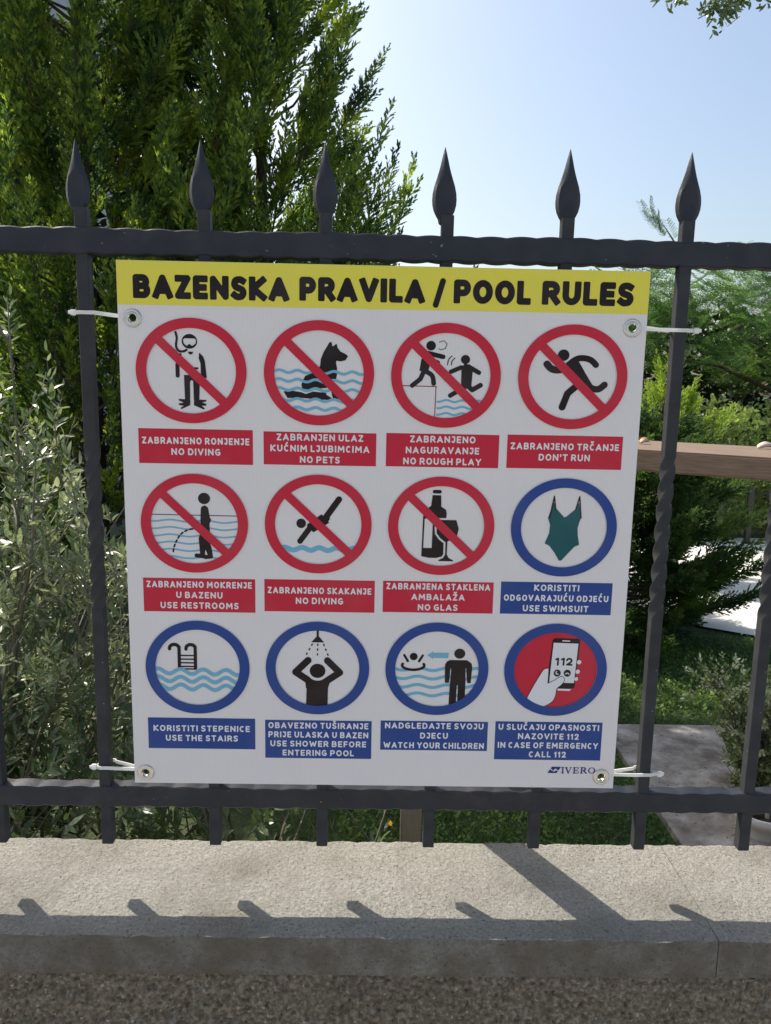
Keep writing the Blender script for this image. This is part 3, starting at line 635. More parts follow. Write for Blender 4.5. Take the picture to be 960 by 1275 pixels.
# pebbly face
def pebbles(x0, x1, z0, z1, st, name, y0):
    xs_ = np.arange(x0, x1, st); zs_ = np.arange(z0, z1, st); Xg, Zg = np.meshgrid(xs_, zs_, indexing='ij'); Hh = np.full(Xg.shape, -.0015)
    for cs, amp, sd in ((.0066, .9, 3), (.0045, .75, 4), (.0100, .8, 5)):
        gi, gj = np.floor(Xg/cs).astype(np.int64), np.floor(Zg/cs).astype(np.int64)
        for a in (-1, 0, 1):
            for b in (-1, 0, 1):
                ci, cj = gi+a, gj+b; h = (ci*73856093) ^ (cj*19349663) ^ (sd*83492791); h = (h ^ (h >> 13))*1274126177 & 0xffffffff; h ^= h >> 15
                u1 = (h & 1023)/1023.; u2 = ((h >> 10) & 1023)/1023.; u3 = ((h >> 20) & 1023)/1023.
                r = cs*(.38+.38*u3); keep = u3 > (.2 if sd != 5 else .75)
                dd = ((Xg-(ci+.15+.7*u1)*cs)**2+(Zg-(cj+.15+.7*u2)*cs)**2*1.2)/r**2
                Hh = np.maximum(Hh, np.where((dd < 1) & keep, np.sqrt(np.maximum(0, 1-dd))*r*.8*amp-.0006+.0012*u1, -1))
    Hh += (vnoise(np.stack([Xg, Zg], -1), .003, 3)-.5)*.0008+(vnoise(np.stack([Xg, Zg], -1), .05, 13)-.5)*.003
    V = np.stack([Xg, y0-Hh, Zg], -1).reshape(-1, 3); idx = np.arange(Xg.size).reshape(Xg.shape)
    q = np.stack([idx[:-1, :-1], idx[1:, :-1], idx[1:, 1:], idx[:-1, 1:]], -1).reshape(-1, 4)
    return tag(link(name, mesh_np(name, V, q, M['render'], smooth=True), wall), kind='stuff')
pebbles(-.62, .66, -.60, -.5165, .0013, 'pebble_render', YF+.0052)
mb = MB(); mb.box(-3, 3, YF+.009, YB-.012, -1.32, ZW-.052); mb.obj('wall_core', M['render'], wall)
pebbles(-2.2, 2.2, -1.2, -.6, .011, 'lower_render', YF+.0052)

# ------------------------------------------------------------------ ground
ZG = -1.15
def quad(name, pts, z, m, thick=0):
    mb = MB(); n = len(pts); mb.v = [(x, y, z) for x, y in pts]; mb.f = [tuple(range(n))]
    if thick:
        mb.v += [(x, y, z-thick) for x, y in pts]; mb.f += [(i, i+n, (i+1) % n+n, (i+1) % n) for i in range(n)]
    o = mb.obj(name, m, fix=bool(thick)); tag(o, kind='structure'); return o
quad('ground', [(-400, .1), (400, .1), (400, 800), (-400, 800)], ZG-.01, M['turf'])
quad('street', [(-400, -800), (400, -800), (400, .05), (-400, .05)], -1.24, M['street'])
quad('garden_path', [(.92, .13), (2.6, .13), (3.2, 1.97), (.92, 1.97)], ZG+.012, M['path'], .05)

# ------------------------------------------------------------------ foliage machinery
def orient(d, roll=0.0):
    """rotation whose +Z looks along d"""
    d = Vector(d).normalized(); q = d.to_track_quat('Z', 'Y'); return q @ Quaternion((0, 0, 1), roll)
def TM(p, d, s, roll=0.0):
    return np.array(Matrix.LocRotScale(Vector(p), orient(d, roll), Vector((s, s, s)) if not hasattr(s, '__len__') else Vector(s)))
def joined(tmpls, inst):
    Vs, Fs, off = [], [], 0
    for k, (V, F) in enumerate(tmpls):
        Ms = np.array([m for i, m in inst if i == k])
        if len(Ms) == 0: continue
        P = np.einsum('nij,vj->nvi', Ms[:, :3, :3], V)+Ms[:, None, :3, 3]
        Vs.append(P.reshape(-1, 3)); n = len(V)
        Fs.append((F[None]+(np.arange(len(Ms))*n)[:, None, None]+off).reshape(-1, 3)); off += len(Ms)*n
    return np.concatenate(Vs), np.concatenate(Fs)
def foliage(part, tmpls, inst, m, parent, nparts=0, rest=None, smooth=False):
    if nparts:
        def vis(M_):
            d = np.array([M_[0, 3], M_[1, 3], M_[2, 3]])-CAM; z = d@FV; x = 480+FPX*(d@RV)/max(z, .01); y = 637.5-FPX*(d@UV)/max(z, .01)
            ok = z > 0 and -20 < x < 980 and -20 < y < 1060 and not (165 < x < 770 and 335 < y < 970)
            return z if ok else 100+z
        inst = sorted(inst, key=lambda q: vis(q[1])); near, inst = inst[:nparts], inst[nparts:]
        mes = [mesh_np(part, V, F, m, smooth=smooth) for V, F in tmpls]; L = parent.location
        for k, Mx in near:
            o = bpy.data.objects.new(part, mes[k]); C.objects.link(o); o.parent = parent
            o.matrix_basis = Matrix.Translation(-L) @ Matrix(Mx.tolist())
    if inst:
        V, F = joined(tmpls, inst); tag(link(rest or 'foliage', mesh_np(rest or 'foliage', V, F, m, smooth=smooth), parent), kind='stuff')
def leaf(w, fold=.10, bend=.12, pts=((.22, .75), (.55, 1), (.85, .55))):
    V = [(0, 0, 0)]; F = []
    for z, k in pts: V += [(-w*k/2, -fold*w*k+bend*z*z, z), (0, bend*z*z, z), (w*k/2, -fold*w*k+bend*z*z, z)]
    V.append((0, bend, 1)); F += [(0, 2, 1), (0, 3, 2)]
    for i in range(len(pts)-1):
        a = 1+3*i; F += [(a, a+1, a+4), (a, a+4, a+3), (a+1, a+2, a+5), (a+1, a+5, a+4)]
    a = 1+3*(len(pts)-1); t = len(V)-1; F += [(a, a+1, t), (a+1, a+2, t)]
    return np.array(V, float), np.array(F)
def spray(seed, n=20, spread=.36, flatk=.55, w=.017, sub=6, ang=36):
    """a plume of scale-leaved twigs along +Z, length 1"""
    r = random.Random(seed); V, F = [], []
    def blade(p, d, L, w_):
        p, d = Vector(p), Vector(d).normalized(); s = d.orthogonal().normalized(); s = Quaternion(d, r.uniform(0, PI)) @ s; t = d.cross(s)
        b = len(V); m_ = p+d*L*.45; tip = p+d*L
        for q in (p, m_+s*w_, m_-s*w_, tip): V.append(tuple(q))
        F.extend([(b, b+1, b+3), (b, b+3, b+2)])
    cv = r.uniform(-.08, .08)
    ax = lambda t: Vector((cv*t*t, cv*.6*t*t, t))
    for i in range(n):
        t = .04+.93*i/n; p = ax(t); az = i*2.4+r.uniform(-.4, .4); L = ((1-t)**.8*spread+.07)*r.uniform(.75, 1.15)*(min(1, .45+t*2))
        a = math.radians(ang+r.uniform(-8, 8)); d = Vector((math.cos(az)*math.sin(a), math.sin(az)*math.sin(a)*flatk, math.cos(a)))
        blade(p, d, L, w*1.1)
        for j in range(sub):
            u = .15+.8*j/sub; q = p+d.normalized()*L*u; side = d.orthogonal().normalized(); side = Quaternion(d.normalized(), r.uniform(0, 2*PI)) @ side
            blade(q, d.normalized()+side*.75+Vector((0, 0, .35)), L*(.42*(1-u)+.14)*r.uniform(.8, 1.2), w*.8)
    blade(ax(.93), (0, 0, 1), .12, w)
    return np.array(V, float), np.array(F)
SPR = [spray(1, 20, .36, .7, .021, 6), spray(2, 18, .42, .8, .022, 6), spray(3, 21, .34, .9, .020, 6), spray(4, 18, .32, .7, .023, 6)]
SPR_S = [spray(11, 11, .42, .7, .024, 3), spray(12, 12, .38, .7, .024, 3)]
LEAF = [leaf(.29), leaf(.26, bend=-.1), leaf(.33, bend=.22), leaf(.24, bend=.3)]
BLEAF = [leaf(.34, bend=.2), leaf(.40, bend=.1), leaf(.30, bend=-.15)]
RLEAF = [(np.array([(0, 0, 0), (-.3, .05, .5), (0, .0, .5), (.3, .05, .5), (0, .1, 1)], float), np.array([(0, 2, 1), (0, 3, 2), (1, 2, 4), (2, 3, 4)]))]

def conifer(name, label, cat, base, H, R, nb, m, slen=(.16, .30), rise=1.25, nspr=12, parts=0, zlo=.02, lean=(0, 0), prof=None, tm=SPR, seed=1, var=.2, dead=0):
    r = random.Random(seed); bx, by, bz = base; t = thing(name, label, cat, base)
    inst = []; dd = []
    prof = prof or (lambda u: (1-u)**.62*min(1, .55+u*2.5))
    mb = MB(); mb.tube([(bx, by, bz), (bx+lean[0]*.4, by+lean[1]*.4, bz+H*.5), (bx+lean[0]*.9, by+lean[1]*.9, bz+H*.9)], [.035*H**.5*(1 if H > 1.5 else .6), .02*H**.5, .006], 8); mb.obj('trunk', M['bark'], t, smooth=True)
    lb = MB()
    for i in range(nb):
        u = zlo+(1-zlo)*(i+r.random())/nb*.96; az = i*2.39996+r.uniform(-.5, .5); Rr = R*prof(u)*r.uniform(.6, 1.0+var)
        if math.sin(az) > .3 and r.random() < .6: continue      # thinner on the far side
        o = Vector((math.cos(az), math.sin(az), 0)); p0 = Vector((bx+lean[0]*u, by+lean[1]*u, bz+H*u*.86))
        L = Rr*rise*r.uniform(.8, 1.2); P = lambda s: p0+o*Rr*s**.85+Vector((0, 0, L*s**1.5))
        lb.tube([P(s) for s in (0, .35, .7, 1)], [.010, .007, .004, .0015], 4, cap=False)
        for k in range(nspr):
            s = .22+.8*(k+r.random())/nspr; q = P(min(s, 1.02)); tan = (P(min(s, 1)+.03)-P(min(s, 1)-.03)).normalized()
            side = Vector((r.gauss(0, 1), r.gauss(0, 1), r.gauss(0, .6))).normalized(); d = tan+side*(.6-.4*s)+o*.15+Vector((0, 0, .3))
            sl = r.uniform(*slen)*(1.1-.25*abs(s-.6))*(.6+.4*min(1, Rr/.25))
            q = q+side*.05*(1-s)
            inst.append((r.randrange(len(tm)), TM(q, d, sl, r.uniform(0, 6.28))))
            if dead and r.random() < dead: dd.append((r.randrange(len(tm)), TM(q, d+Vector((0, 0, -.3)), sl*.45, r.uniform(0, 6.28))))
    for k in range(8):
        inst.append((r.randrange(len(tm)), TM((bx+lean[0]+r.gauss(0, .03), by+lean[1]+r.gauss(0, .03), bz+H*(.84+.02*k)), (r.gauss(0, .2), r.gauss(0, .2), 1), slen[1]*.9)))
    tag(lb.obj('branches', M['bark'], t), kind='stuff')
    foliage('foliage_spray', tm, inst, m, t, parts)
    if dd: foliage('dry_spray', tm, dd, M['dead'], t, 0, 'dry_sprays')
    return t

# ---- the two tall conifers and the lower one at their right, seen over the fence
conifer('cypress_tree', 'large dark green cypress filling the upper left behind the spear points', 'tree', (-1.50, 3.15, ZG), 4.35, .98, 170, M['cypress'], (.17, .34), 1.0, 16, parts=150, var=.3, prof=lambda u: (1-u)**.45*min(1, .6+u*2), seed=21, dead=.012)
conifer('cypress_tree', 'tall narrow cypress with loose upswept branch tips against the sky, right of the large one', 'tree', (-.62, 3.25, ZG), 3.9, .60, 110, M['cypress'], (.16, .34), 1.15, 15, parts=90, var=.55, prof=lambda u: (1-u)**.4*min(1, .6+u*2), seed=5, dead=.012)
conifer('cypress_tree', 'short slender bright green cypress beside the third spear point, tips below the others', 'tree', (-.14, 2.75, ZG), 2.22, .60, 74, M['cypress'], (.13, .25), 1.05, 13, parts=60, var=.4, prof=lambda u: (1-u)**.6*min(1, .6+u*2), seed=9)

# ---- right-hand conifer beyond the path, yellow-green conifer behind the wooden board
conifer('conifer_shrub', 'dark bushy conifer with level feathery branches beyond the garden path', 'shrub', (1.36, 3.30, ZG-.12), 1.5, .72, 135, M['conifer'], (.15, .26), .28, 14, parts=120, prof=lambda u: (1-u)**.5*min(1, .75+u*2), seed=14)
conifer('conifer_shrub', 'yellow green conifer shrub rising just above the wooden board', 'shrub', (2.08, 4.65, ZG), 1.46, .50, 60, M['lime'], (.13, .24), 1.3, 10, parts=60, seed=31)

# ---- olive at the left
def twiggy(name, label, cat, base, stems, m, lsize, tmpls, parts, ntw, twl=(.12, .2), seed=3, allow=None, part='leaf', pairs=9, bark='olive_bark', far=.26):
    """stems: list of polylines; twigs with paired leaves spring from them"""
    r = random.Random(seed); t = thing(name, label, cat, base); inst = []
    tw = MB()
    for st in stems:
        st = [Vector(p) for p in st]; lb = MB(); n = len(st); lb.tube(st, [.006*(1-.8*i/(n-1)) for i in range(n)], 6); lb.obj('branch', M[bark], t, smooth=True)
    cnt = 0; tries = 0
    while cnt < ntw and tries < ntw*12:
        tries += 1
        st = stems[r.randrange(len(stems))]; n = len(st)-1; s = r.random()**.8*n; i = min(int(s), n-1); f = s-i
        a, b = Vector(st[i]), Vector(st[i+1]); p = a.lerp(b, f); tan = (b-a).normalized()
        side = Vector((r.gauss(0, 1), r.gauss(0, .8), r.gauss(0, .5))).normalized(); d = (tan*.6+side*.9+Vector((0, 0, .35))).normalized()
        if r.random() < .7:      # a side shoot first, the leafy twig on it
            L0 = r.uniform(.02, far); q = p+d*L0
        else: L0, q = 0, p
        L = r.uniform(*twl); d2 = (d+Vector((r.gauss(0, .3), r.gauss(0, .3), r.gauss(.15, .3)))).normalized()
        if allow and not allow(q+d2*L): continue
        cnt += 1
        P = [q+d2*L*k/5+Vector((0, 0, -.012*(k/5)**2)) for k in range(6)]
        if L0: tw.tube([p, p.lerp(q, .5)+Vector((0, 0, .006)), q], [.0024, .002, .0017], 3, cap=False)
        tw.tube(P, [.0016*(1-.12*k) for k in range(6)], 3, cap=False)
        n2 = int(pairs*r.uniform(.7, 1.2)); ref = d2.orthogonal().normalized(); ref = Quaternion(d2, r.uniform(0, PI)) @ ref
        for k in range(n2):
            u = .08+.92*k/n2; c = q+d2*L*u; ax = Quaternion(d2, (k % 2)*PI/2+r.uniform(-.3, .3)) @ ref; sz = lsize*r.uniform(.65, 1.15)*(1-.45*u**3)
            for sg in (-1, 1):
                if r.random() < .08: continue
                ld = d2*r.uniform(.5, 1.0)+ax*sg+Vector((0, 0, r.uniform(-.1, .35))); inst.append((r.randrange(len(tmpls)), TM(c, ld, sz, r.uniform(-.9, .9)+(PI if sg < 0 else 0))))
        inst.append((0, TM(q+d2*L, d2, lsize*.6)))
    tw.obj('twigs', M[bark], t); tag(C.objects[-1], kind='stuff')
    foliage(part, tmpls, inst, m, t, parts, 'leaves', smooth=True)
    return t
def olive_ok(p):
    d = np.array(p)-CAM; z = d@FV; x = 480+FPX*(d@RV)/z
    y = 637.5-FPX*(d@UV)/z
    top = np.interp(x, [-400, -20, 18, 40, 62, 85, 100, 112, 130, 150, 175, 300], [260, 300, 335, 380, 430, 460, 520, 600, 640, 655, 660, 940])
    return y > top+abs(math.sin(x*.13))*14 and p[2] < -.4666+(p[1]-.119)/.6215-.05 and p[1] > .18
st = []
r0 = random.Random(4)
for i in range(12):
    bx, by = -.98+r0.gauss(0, .10), .85+r0.gauss(0, .08); ex, ey = r0.uniform(-1.25, -.42), r0.uniform(.5, 1.15)
    ez = np.interp(ex, [-1.25, -.82, -.62, -.42], [.35, .22, -.12, -.42])+r0.uniform(-.35, .0)
    st.append([(bx, by, ZG), (bx+(ex-bx)*.25, by+(ey-by)*.2, ZG+(ez-ZG)*.4), (bx+(ex-bx)*.6, by+(ey-by)*.6, ZG+(ez-ZG)*.75), (ex, ey, ez)])
st += [[(-.92, .8, ZG), (-.80, .72, -.5), (-.74, .68, 0), (-.735, .66, .34)], [(-.9, .8, ZG), (-.78, .7, -.4), (-.70, .66, -.1), (-.60, .64, .02)], [(-.9, .8, ZG), (-.70, .6, -.55), (-.56, .55, -.3), (-.46, .52, -.16)],
       [(-.85, .8, ZG), (-.62, .7, -.6), (-.50, .62, -.34), (-.42, .58, -.22)], [(-.9, .8, ZG), (-.8, .6, -.6), (-.70, .5, -.35), (-.62, .46, -.12)]]
twiggy('olive_shrub', 'grey green olive bush with narrow leaves behind the left bars', 'shrub', (-.95, .85, ZG), st, M['olive'], .038, LEAF, 280, 560, (.10, .18), seed=8, allow=olive_ok)
# denser low growth along the back of the wall
st = []
for i in range(34):
    bx, by = r0.uniform(-1.3, -.02), r0.uniform(.4, .9); ez = r0.uniform(-.74, -.52)
    st.append([(bx, by, ZG), (bx+r0.gauss(0, .05), by+r0.gauss(0, .05), (ZG+ez)/2), (bx+r0.gauss(0, .12), by-.05+r0.gauss(0, .08), ez)])
def low_ok(p): return p[2] < -.47+max(0, p[1]-.3)*.3 and p[1] > .17 and p[0] < .07-.1*max(0, p[2]+.8)
twiggy('low_shrub', 'low dark green shrub with lance shaped leaves behind the wall, below the sign', 'shrub', (-.6, .6, ZG), st, M['dark_leaf'], .048, LEAF[:3]+BLEAF[2:], 200, 430, (.09, .18), seed=18, allow=low_ok, pairs=7)
o = MB(); 
yl = thing('yellowed_leaf', 'small orange yellow leaf left of the wooden post foot', 'leaf', tuple(at(486, 1028, .62)))
me = mesh_np('blade', leaf(.5)[0]*.018, leaf(.5)[1], M['yellow_leaf'])
for a, b in ((0, 0), (1.9, .5)):
    q = bpy.data.objects.new('blade', me); C.objects.link(q); q.parent = yl; q.rotation_euler = (.5+b, a, 1.2*a)

# ---- flowering shrub at the right, by the path
st = []; sx, sy = 1.26, 1.42
for i in range(20):
    az = r0.uniform(0, 6.28); R_ = r0.uniform(.03, .17); ex = sx+R_*math.cos(az); ey = sy+R_*math.sin(az)*.8
    st.append([(sx+r0.gauss(0, .03), sy+r0.gauss(0, .03), ZG), (sx+(ex-sx)*.5, sy+(ey-sy)*.5, -.98), (ex, ey, r0.uniform(-.92, -.73))])
q_ = at(888, 856, 1.40); st.append([(sx, sy, ZG), (sx-.06, sy, -.88), (sx-.10, 1.41, -.76), tuple(q_)])
fs = twiggy('variegated_shrub', 'small pale variegated shrub with tiny round leaves at the path edge, lower right', 'shrub', (sx, sy, ZG), st, M['cream'], .018, [leaf(.6, bend=.1), leaf(.55, bend=.2)], 180, 750, (.04, .07), seed=28, pairs=7, far=.08)
fl = []
for i in range(9): fl.append((0, TM(tuple(at(884+r0.uniform(-9, 12), 852+r0.uniform(-6, 10), 1.40)), (r0.gauss(0, 1), r0.gauss(0, 1), r0.random()), .014)))
foliage('petal', [leaf(.6)], fl, M['pink'], fs, 9)

# ---- feathery tree upper right
def frond(seed):
    r = random.Random(seed); V, F = [], []
    def q4(p, d, s, L, w_):
        b = len(V); m_ = p+d*L*.5
        for k in (p, m_+s*w_, p+d*L, m_-s*w_): V.append(tuple(k))
        F.extend([(b, b+1, b+2), (b, b+2, b+3)])
    n = 8
    for i in range(n):
        t = .15+.8*i/n; p = Vector((0, -.35*t*t, t))
        for sg in (-1, 1):
            L = .38*math.sin(PI*(.15+.75*t))*r.uniform(.85, 1.1); d = Vector((sg*.85, -.35*r.uniform(.4, 1.3), .5)).normalized()
            q4(p, d, Vector((0, .3, 1)).normalized(), L, .008)
            for j in range(5):
                c = p+d*L*(.12+.85*j/5); a = .058*(1-.35*j/5)
                for s2 in (-1, 1): q4(c, (Vector((0, -.25*r.random(), s2*1.0))+d*.45).normalized(), d, a, .018)
    return np.array(V, float), np.array(F)
FR = [frond(1), frond(2)]
KM = 1.3
def km(p): return Vector((p[0]*KM, (p[1]+.88)*KM-.88, .179+(p[2]-.179)*KM if p[2] > ZG+.01 else ZG))
mt = thing('mimosa_tree', 'broad feathery leaved tree spreading across the right beyond the garden', 'tree', km((4.3, 6.6, ZG)))
mb = MB(); mb.tube([km(p) for p in [(4.3, 6.6, ZG), (4.2, 6.5, -.2), (3.9, 6.4, .35), (3.3, 6.2, .8)]], [.13, .11, .08, .04], 9); mb.obj('trunk', M['bark'], mt, smooth=True)
for e in ((2.2, 5.9, .55), (2.7, 6.6, 1.15), (5.5, 6.2, 1.3), (4.6, 5.6, .9), (3.4, 5.4, .55)):
    mb = MB(); a = km((4.1, 6.45, .1)); b = km(e); mb.tube([a, a.lerp(b, .5)+Vector((0, 0, .15)), b], [.03, .02, .010], 6); mb.obj('limb', M['bark'], mt, smooth=True)
inst = []
r1 = random.Random(6)
for i in range(290):
    cx = r1.uniform(1.75, 6.5); cy = 6.2+r1.uniform(-1.1, 1.3); top = np.interp(cx, [1.6, 2.2, 2.7, 3.4, 5, 6.5], [.85, 1.12, 1.2, 1.38, 1.8, 1.7]); lo = .33+.08*math.sin(cx*3)
    cz = top-(top-lo)*r1.random()**1.15
    for k in range(7):
        az = r1.uniform(0, 6.28); d = (math.cos(az), math.sin(az)-.25, r1.uniform(-.35, .45)); inst.append((r1.randrange(2), TM(km((cx+r1.gauss(0, .06), cy+r1.gauss(0, .06), cz+r1.gauss(0, .05))), d, KM*r1.uniform(.22, .38), r1.gauss(PI, .5))))
# a shoot standing up above the rest, left of the sixth spear
for k in range(9):
    p = at(842-4*k+r1.uniform(-8, 8), 300-2*k*(k % 3 > 0)-k, 7.9); inst.append((0, TM(tuple(p), (-.7+r1.gauss(0, .3), r1.gauss(0, .3), .6), .3, PI)))
mb = MB(); mb.tube([tuple(at(868, 420, 7.9)), tuple(at(856, 350, 7.9)), tuple(at(842, 305, 7.9)), tuple(at(826, 280, 7.9))], [.022, .016, .010, .004], 6); mb.obj('limb', M['bark'], mt)
foliage('frond', FR, inst, M['mimosa'], mt, 250)

# ---- hedges and creepers
def leafmass(name, label, cat, x0, x1, y0, y1, z0, ztop, n, size, m, tmpls, seed=1, kind=None, sh=.12):
    r = np.random.default_rng(seed); t = thing(name, label, cat, ((x0+x1)/2, (y0+y1)/2, z0)); inst = []
    rr = random.Random(seed); lumps = [(rr.uniform(x0, x1), rr.uniform(.2, 1), rr.uniform(.12, .3)) for _ in range(16)]
    for i in range(n):
        x = rr.uniform(x0, x1); zt = ztop(x)+sh*.5*math.sin(x*9+seed)+sh*.4*math.sin(x*23+1)
        u = rr.random()**.6; z = z0+(zt-z0)*u; bulge = .12*math.sin(x*7+z*5)+.10*math.sin(z*13+x*3)
        y = y0+bulge+(y1-y0)*(rr.random()**2.2) if rr.random() < .8 else rr.uniform(y0, y1)
        y += max(0, u-.85)*.8
        inst.append((rr.randrange(len(tmpls)), TM((x, y, z), (rr.gauss(0, 1), rr.gauss(-.5, .8), rr.gauss(.2, .8)), size*rr.uniform(.6, 1.3), rr.uniform(0, 6.28))))
    mb = MB()
    for k in range(int((x1-x0)/.5)+1):
        x = x0+.25+k*.5; mb.tube([(x, (y0+y1)/2, z0), (x+.1, (y0+y1)/2+.05, (z0+ztop(x))/2), (x-.05, (y0+y1)/2, ztop(x)-.1)], [.02, .014, .006], 5)
    mb.obj('stems', M['bark'], t); tag(C.objects[-1], kind='stuff')
    foliage('leaf', tmpls, inst, m, t, 0, 'leaves'); return t
leafmass('hedge', 'grey green leafy hedge under the feathery tree, right of the yellow green conifer', 'hedge', 1.2, 9, 6.3, 7.2, ZG, lambda x: .0+.03*(x-2), 20000, .065, M['front_hedge'], RLEAF, 3)
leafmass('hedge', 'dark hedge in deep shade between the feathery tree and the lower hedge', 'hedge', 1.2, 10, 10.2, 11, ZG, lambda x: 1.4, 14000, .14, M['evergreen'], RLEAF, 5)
leafmass('ivy', 'light green ivy behind the thin black fence at the far right', 'ivy', 2.6, 6.5, 5.98, 6.2, ZG, lambda x: -.42+.04*math.sin(x*5), 7000, .06, M['front_hedge'], RLEAF, 7, sh=.1)
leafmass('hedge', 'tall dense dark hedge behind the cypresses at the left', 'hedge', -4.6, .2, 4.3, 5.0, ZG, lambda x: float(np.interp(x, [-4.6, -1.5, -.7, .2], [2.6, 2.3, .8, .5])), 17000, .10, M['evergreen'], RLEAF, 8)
# far wood on the horizon
V, F = joined(RLEAF, [(0, TM((x_ := rnd.uniform(-45, 60), 34+rnd.uniform(-3, 5), ZG+(1.6+1.0*math.sin(x_*.3)+.6*math.sin(x_*.9))*rnd.random()**.6), (rnd.gauss(0, 1), rnd.gauss(0, 1), rnd.gauss(0, 1)), rnd.uniform(.4, .9))) for _ in range(9000)])
tag(link('far_wood', mesh_np('far_wood', V, F, M['hedge'])), 'distant belt of woodland on the horizon', 'woodland', kind='stuff')

# ---- branch hanging into the top right corner, from a tree standing right of the picture
ob = thing('leafy_tree', 'leafy branch tips hanging into the top right corner from a tree outside the picture', 'tree', (3.6, 2.6, ZG))
mb = MB(); mb.tube([(3.6, 2.6, ZG), (3.55, 2.6, .6), (3.3, 2.55, 1.9), (2.9, 2.5, 2.6)], [.12, .10, .07, .04], 9); mb.obj('trunk', M['bark'], ob, smooth=True)
mb = MB(); mb.tube([(3.3, 2.55, 1.9), (2.6, 2.4, 2.35), (1.9, 2.3, 2.25), (1.42, 2.2, 1.98)], [.04, .025, .014, .005], 6); mb.obj('limb', M['bark'], ob, smooth=True)
inst = []; rr = random.Random(12); tw = MB()
for (u, v, n) in ((905, 2, 34), (888, 6, 16), (918, -6, 26), (895, 16, 12), (828, -2, 6), (850, -6, 8), (950, -4, 8), (980, -30, 30), (930, -40, 30), (1010, -60, 30), (870, -30, 18)):
    for k in range(n):
        c = Vector(at(u+rr.gauss(0, 7), v+rr.gauss(0, 6), 2.25+rr.gauss(0, .05))); d = Vector((rr.gauss(0, .7), rr.gauss(0, .6), rr.gauss(-.5, .5))).normalized()
        if k % 3 == 0: tw.tube([c, c-d*.06], [.0012, .002], 3, cap=False)
        for j in range(3): inst.append((rr.randrange(3), TM(c+d*.012*j, (d+Vector((rr.gauss(0, .5), rr.gauss(0, .5), rr.gauss(0, .5)))), rr.uniform(.022, .036), rr.uniform(0, 6))))
tw.obj('twigs', M['olive_bark'], ob); tag(C.objects[-1], kind='stuff')
foliage('leaf', BLEAF, inst, M['dark_leaf'], ob, 200, 'leaves')

# ------------------------------------------------------------------ garden structures
quad('driveway', [(1.2, 4.6), (1.9, 3.3), (2.2, 3.1), (5.5, 2.7), (12, 5.9), (.6, 6.1)], ZG+.004, M['plaster'])
ff = thing('metal_fence', 'thin black metal fence standing in front of the ivy at the far right', 'fence', (3.5, 5.95, ZG))
pa, pb = Vector(at(908, 600, 5.9)), Vector(at(975, 622, 5.6))
dv = (pb-pa).normalized()
mb = MB(); mb.tube([pa, pa+dv*4.0], .008, 4); mb.obj('top_rail', M['black'], ff)
for k in range(20):
    p = pa+dv*.2*k; big = k in (1, 12)
    mb = MB(); mb.tube([(p.x, p.y, ZG), (p.x, p.y, p.z)], .03 if big else .009, 4); mb.obj('post' if big else 'picket', M['black'], ff)

# brown board on a post, right of the sign
wb = thing('wooden_rail', 'wide brown timber board on posts running behind the sign to the right', 'wooden rail', (.07, 1.07, ZG))
SCL = .57
A0 = CAM+(np.array([.989, 1.925, -.03])-CAM)*SCL; B0 = CAM+(np.array([1.339, 1.668, -.03])-CAM)*SCL; BK = CAM+(np.array([1.192, 2.506, -.03])-CAM)*SCL
A0, B0, BK = Vector(A0), Vector(B0), Vector(BK); dr = (B0-A0).normalized(); nrm = Vector((0, 0, 1)).cross(dr).normalized(); wdt = abs((BK-A0).dot(nrm)); thk = .046
if nrm.y < 0: nrm = -nrm
s0, s1 = A0-dr*.66, B0+dr*.35
ctr = (s0+s1)/2+nrm*wdt/2-Vector((0, 0, thk/2))
rot = Matrix((dr, nrm, Vector((0, 0, 1)))).transposed()
cbox('board', ctr, ((s1-s0).length, wdt, thk), M['wood'], wb, .004, rot, seg=2)
ztop = A0.z-thk
pp = at(506, 1025, 1.07); cbox('post', (pp[0]+.012, 1.07, (ZG+ztop)/2-.02), (.058, .05, ztop-ZG), M['post_wood'], wb, .004, seg=2)
ep = s1-dr*.08+nrm*wdt/2; cbox('post', (ep.x, ep.y, (ZG+ztop)/2-.02), (.058, .05, ztop-ZG), M['post_wood'], wb, .004)
# curled husks lying on the board
def husk(name, label, u, v, L, m, seed):
    rr = random.Random(seed); t_ = None
    d = (u-480)/FPX*RV-(v-637.5)/FPX*UV+FV; p = Vector(CAM+d*((A0.z-CAM[2])/d[2])); t = thing(name, label, 'husk', tuple(p))
    for k in range(2):
        mb = MB(); rings = []; a0 = rr.uniform(-.4, .4)
        for i in range(9):
            s = i/8; c = p+Vector((math.cos(a0)*L*(s-.5), math.sin(a0)*L*(s-.5)+.004*k, .0035+.002*k+.006*math.sin(PI*s)))
            wv = .0075*math.sin(PI*min(1, s+.12))**.7+.0006
            rings.append([c+Vector((0, wv*math.cos(q*PI/3+k), wv*.7*math.sin(q*PI/3+k))) for q in range(6)])
        mb.loft(rings); mb.obj('curl', m, t, smooth=True)
husk('dried_husk', 'small red brown curled husk on the wooden board beside the sign edge', 803, 553, .030, M['dry_red'], 2)
husk('dried_husk', 'pale curled husk with reddish edge on the wooden board near the right border', 955, 559, .045, M['shell'], 5)
# long prop leaning on the back of the fence; it throws the slanting shadow on the coping
pr = thing('wooden_prop', 'long round wooden prop leaning on the fence behind the sign, throwing the slanting shadow', 'pole', (-.56, 1.68, ZG))
a = Vector((.178, .045, -.292)); dpr = Vector((-.068, .151, -.079)); b = a+dpr*10.75
mb = MB(); mb.tube([a+(b-a)*k/12 for k in range(13)], .0258, 14); mb.obj('pole', M['post_wood'], pr, smooth=True)

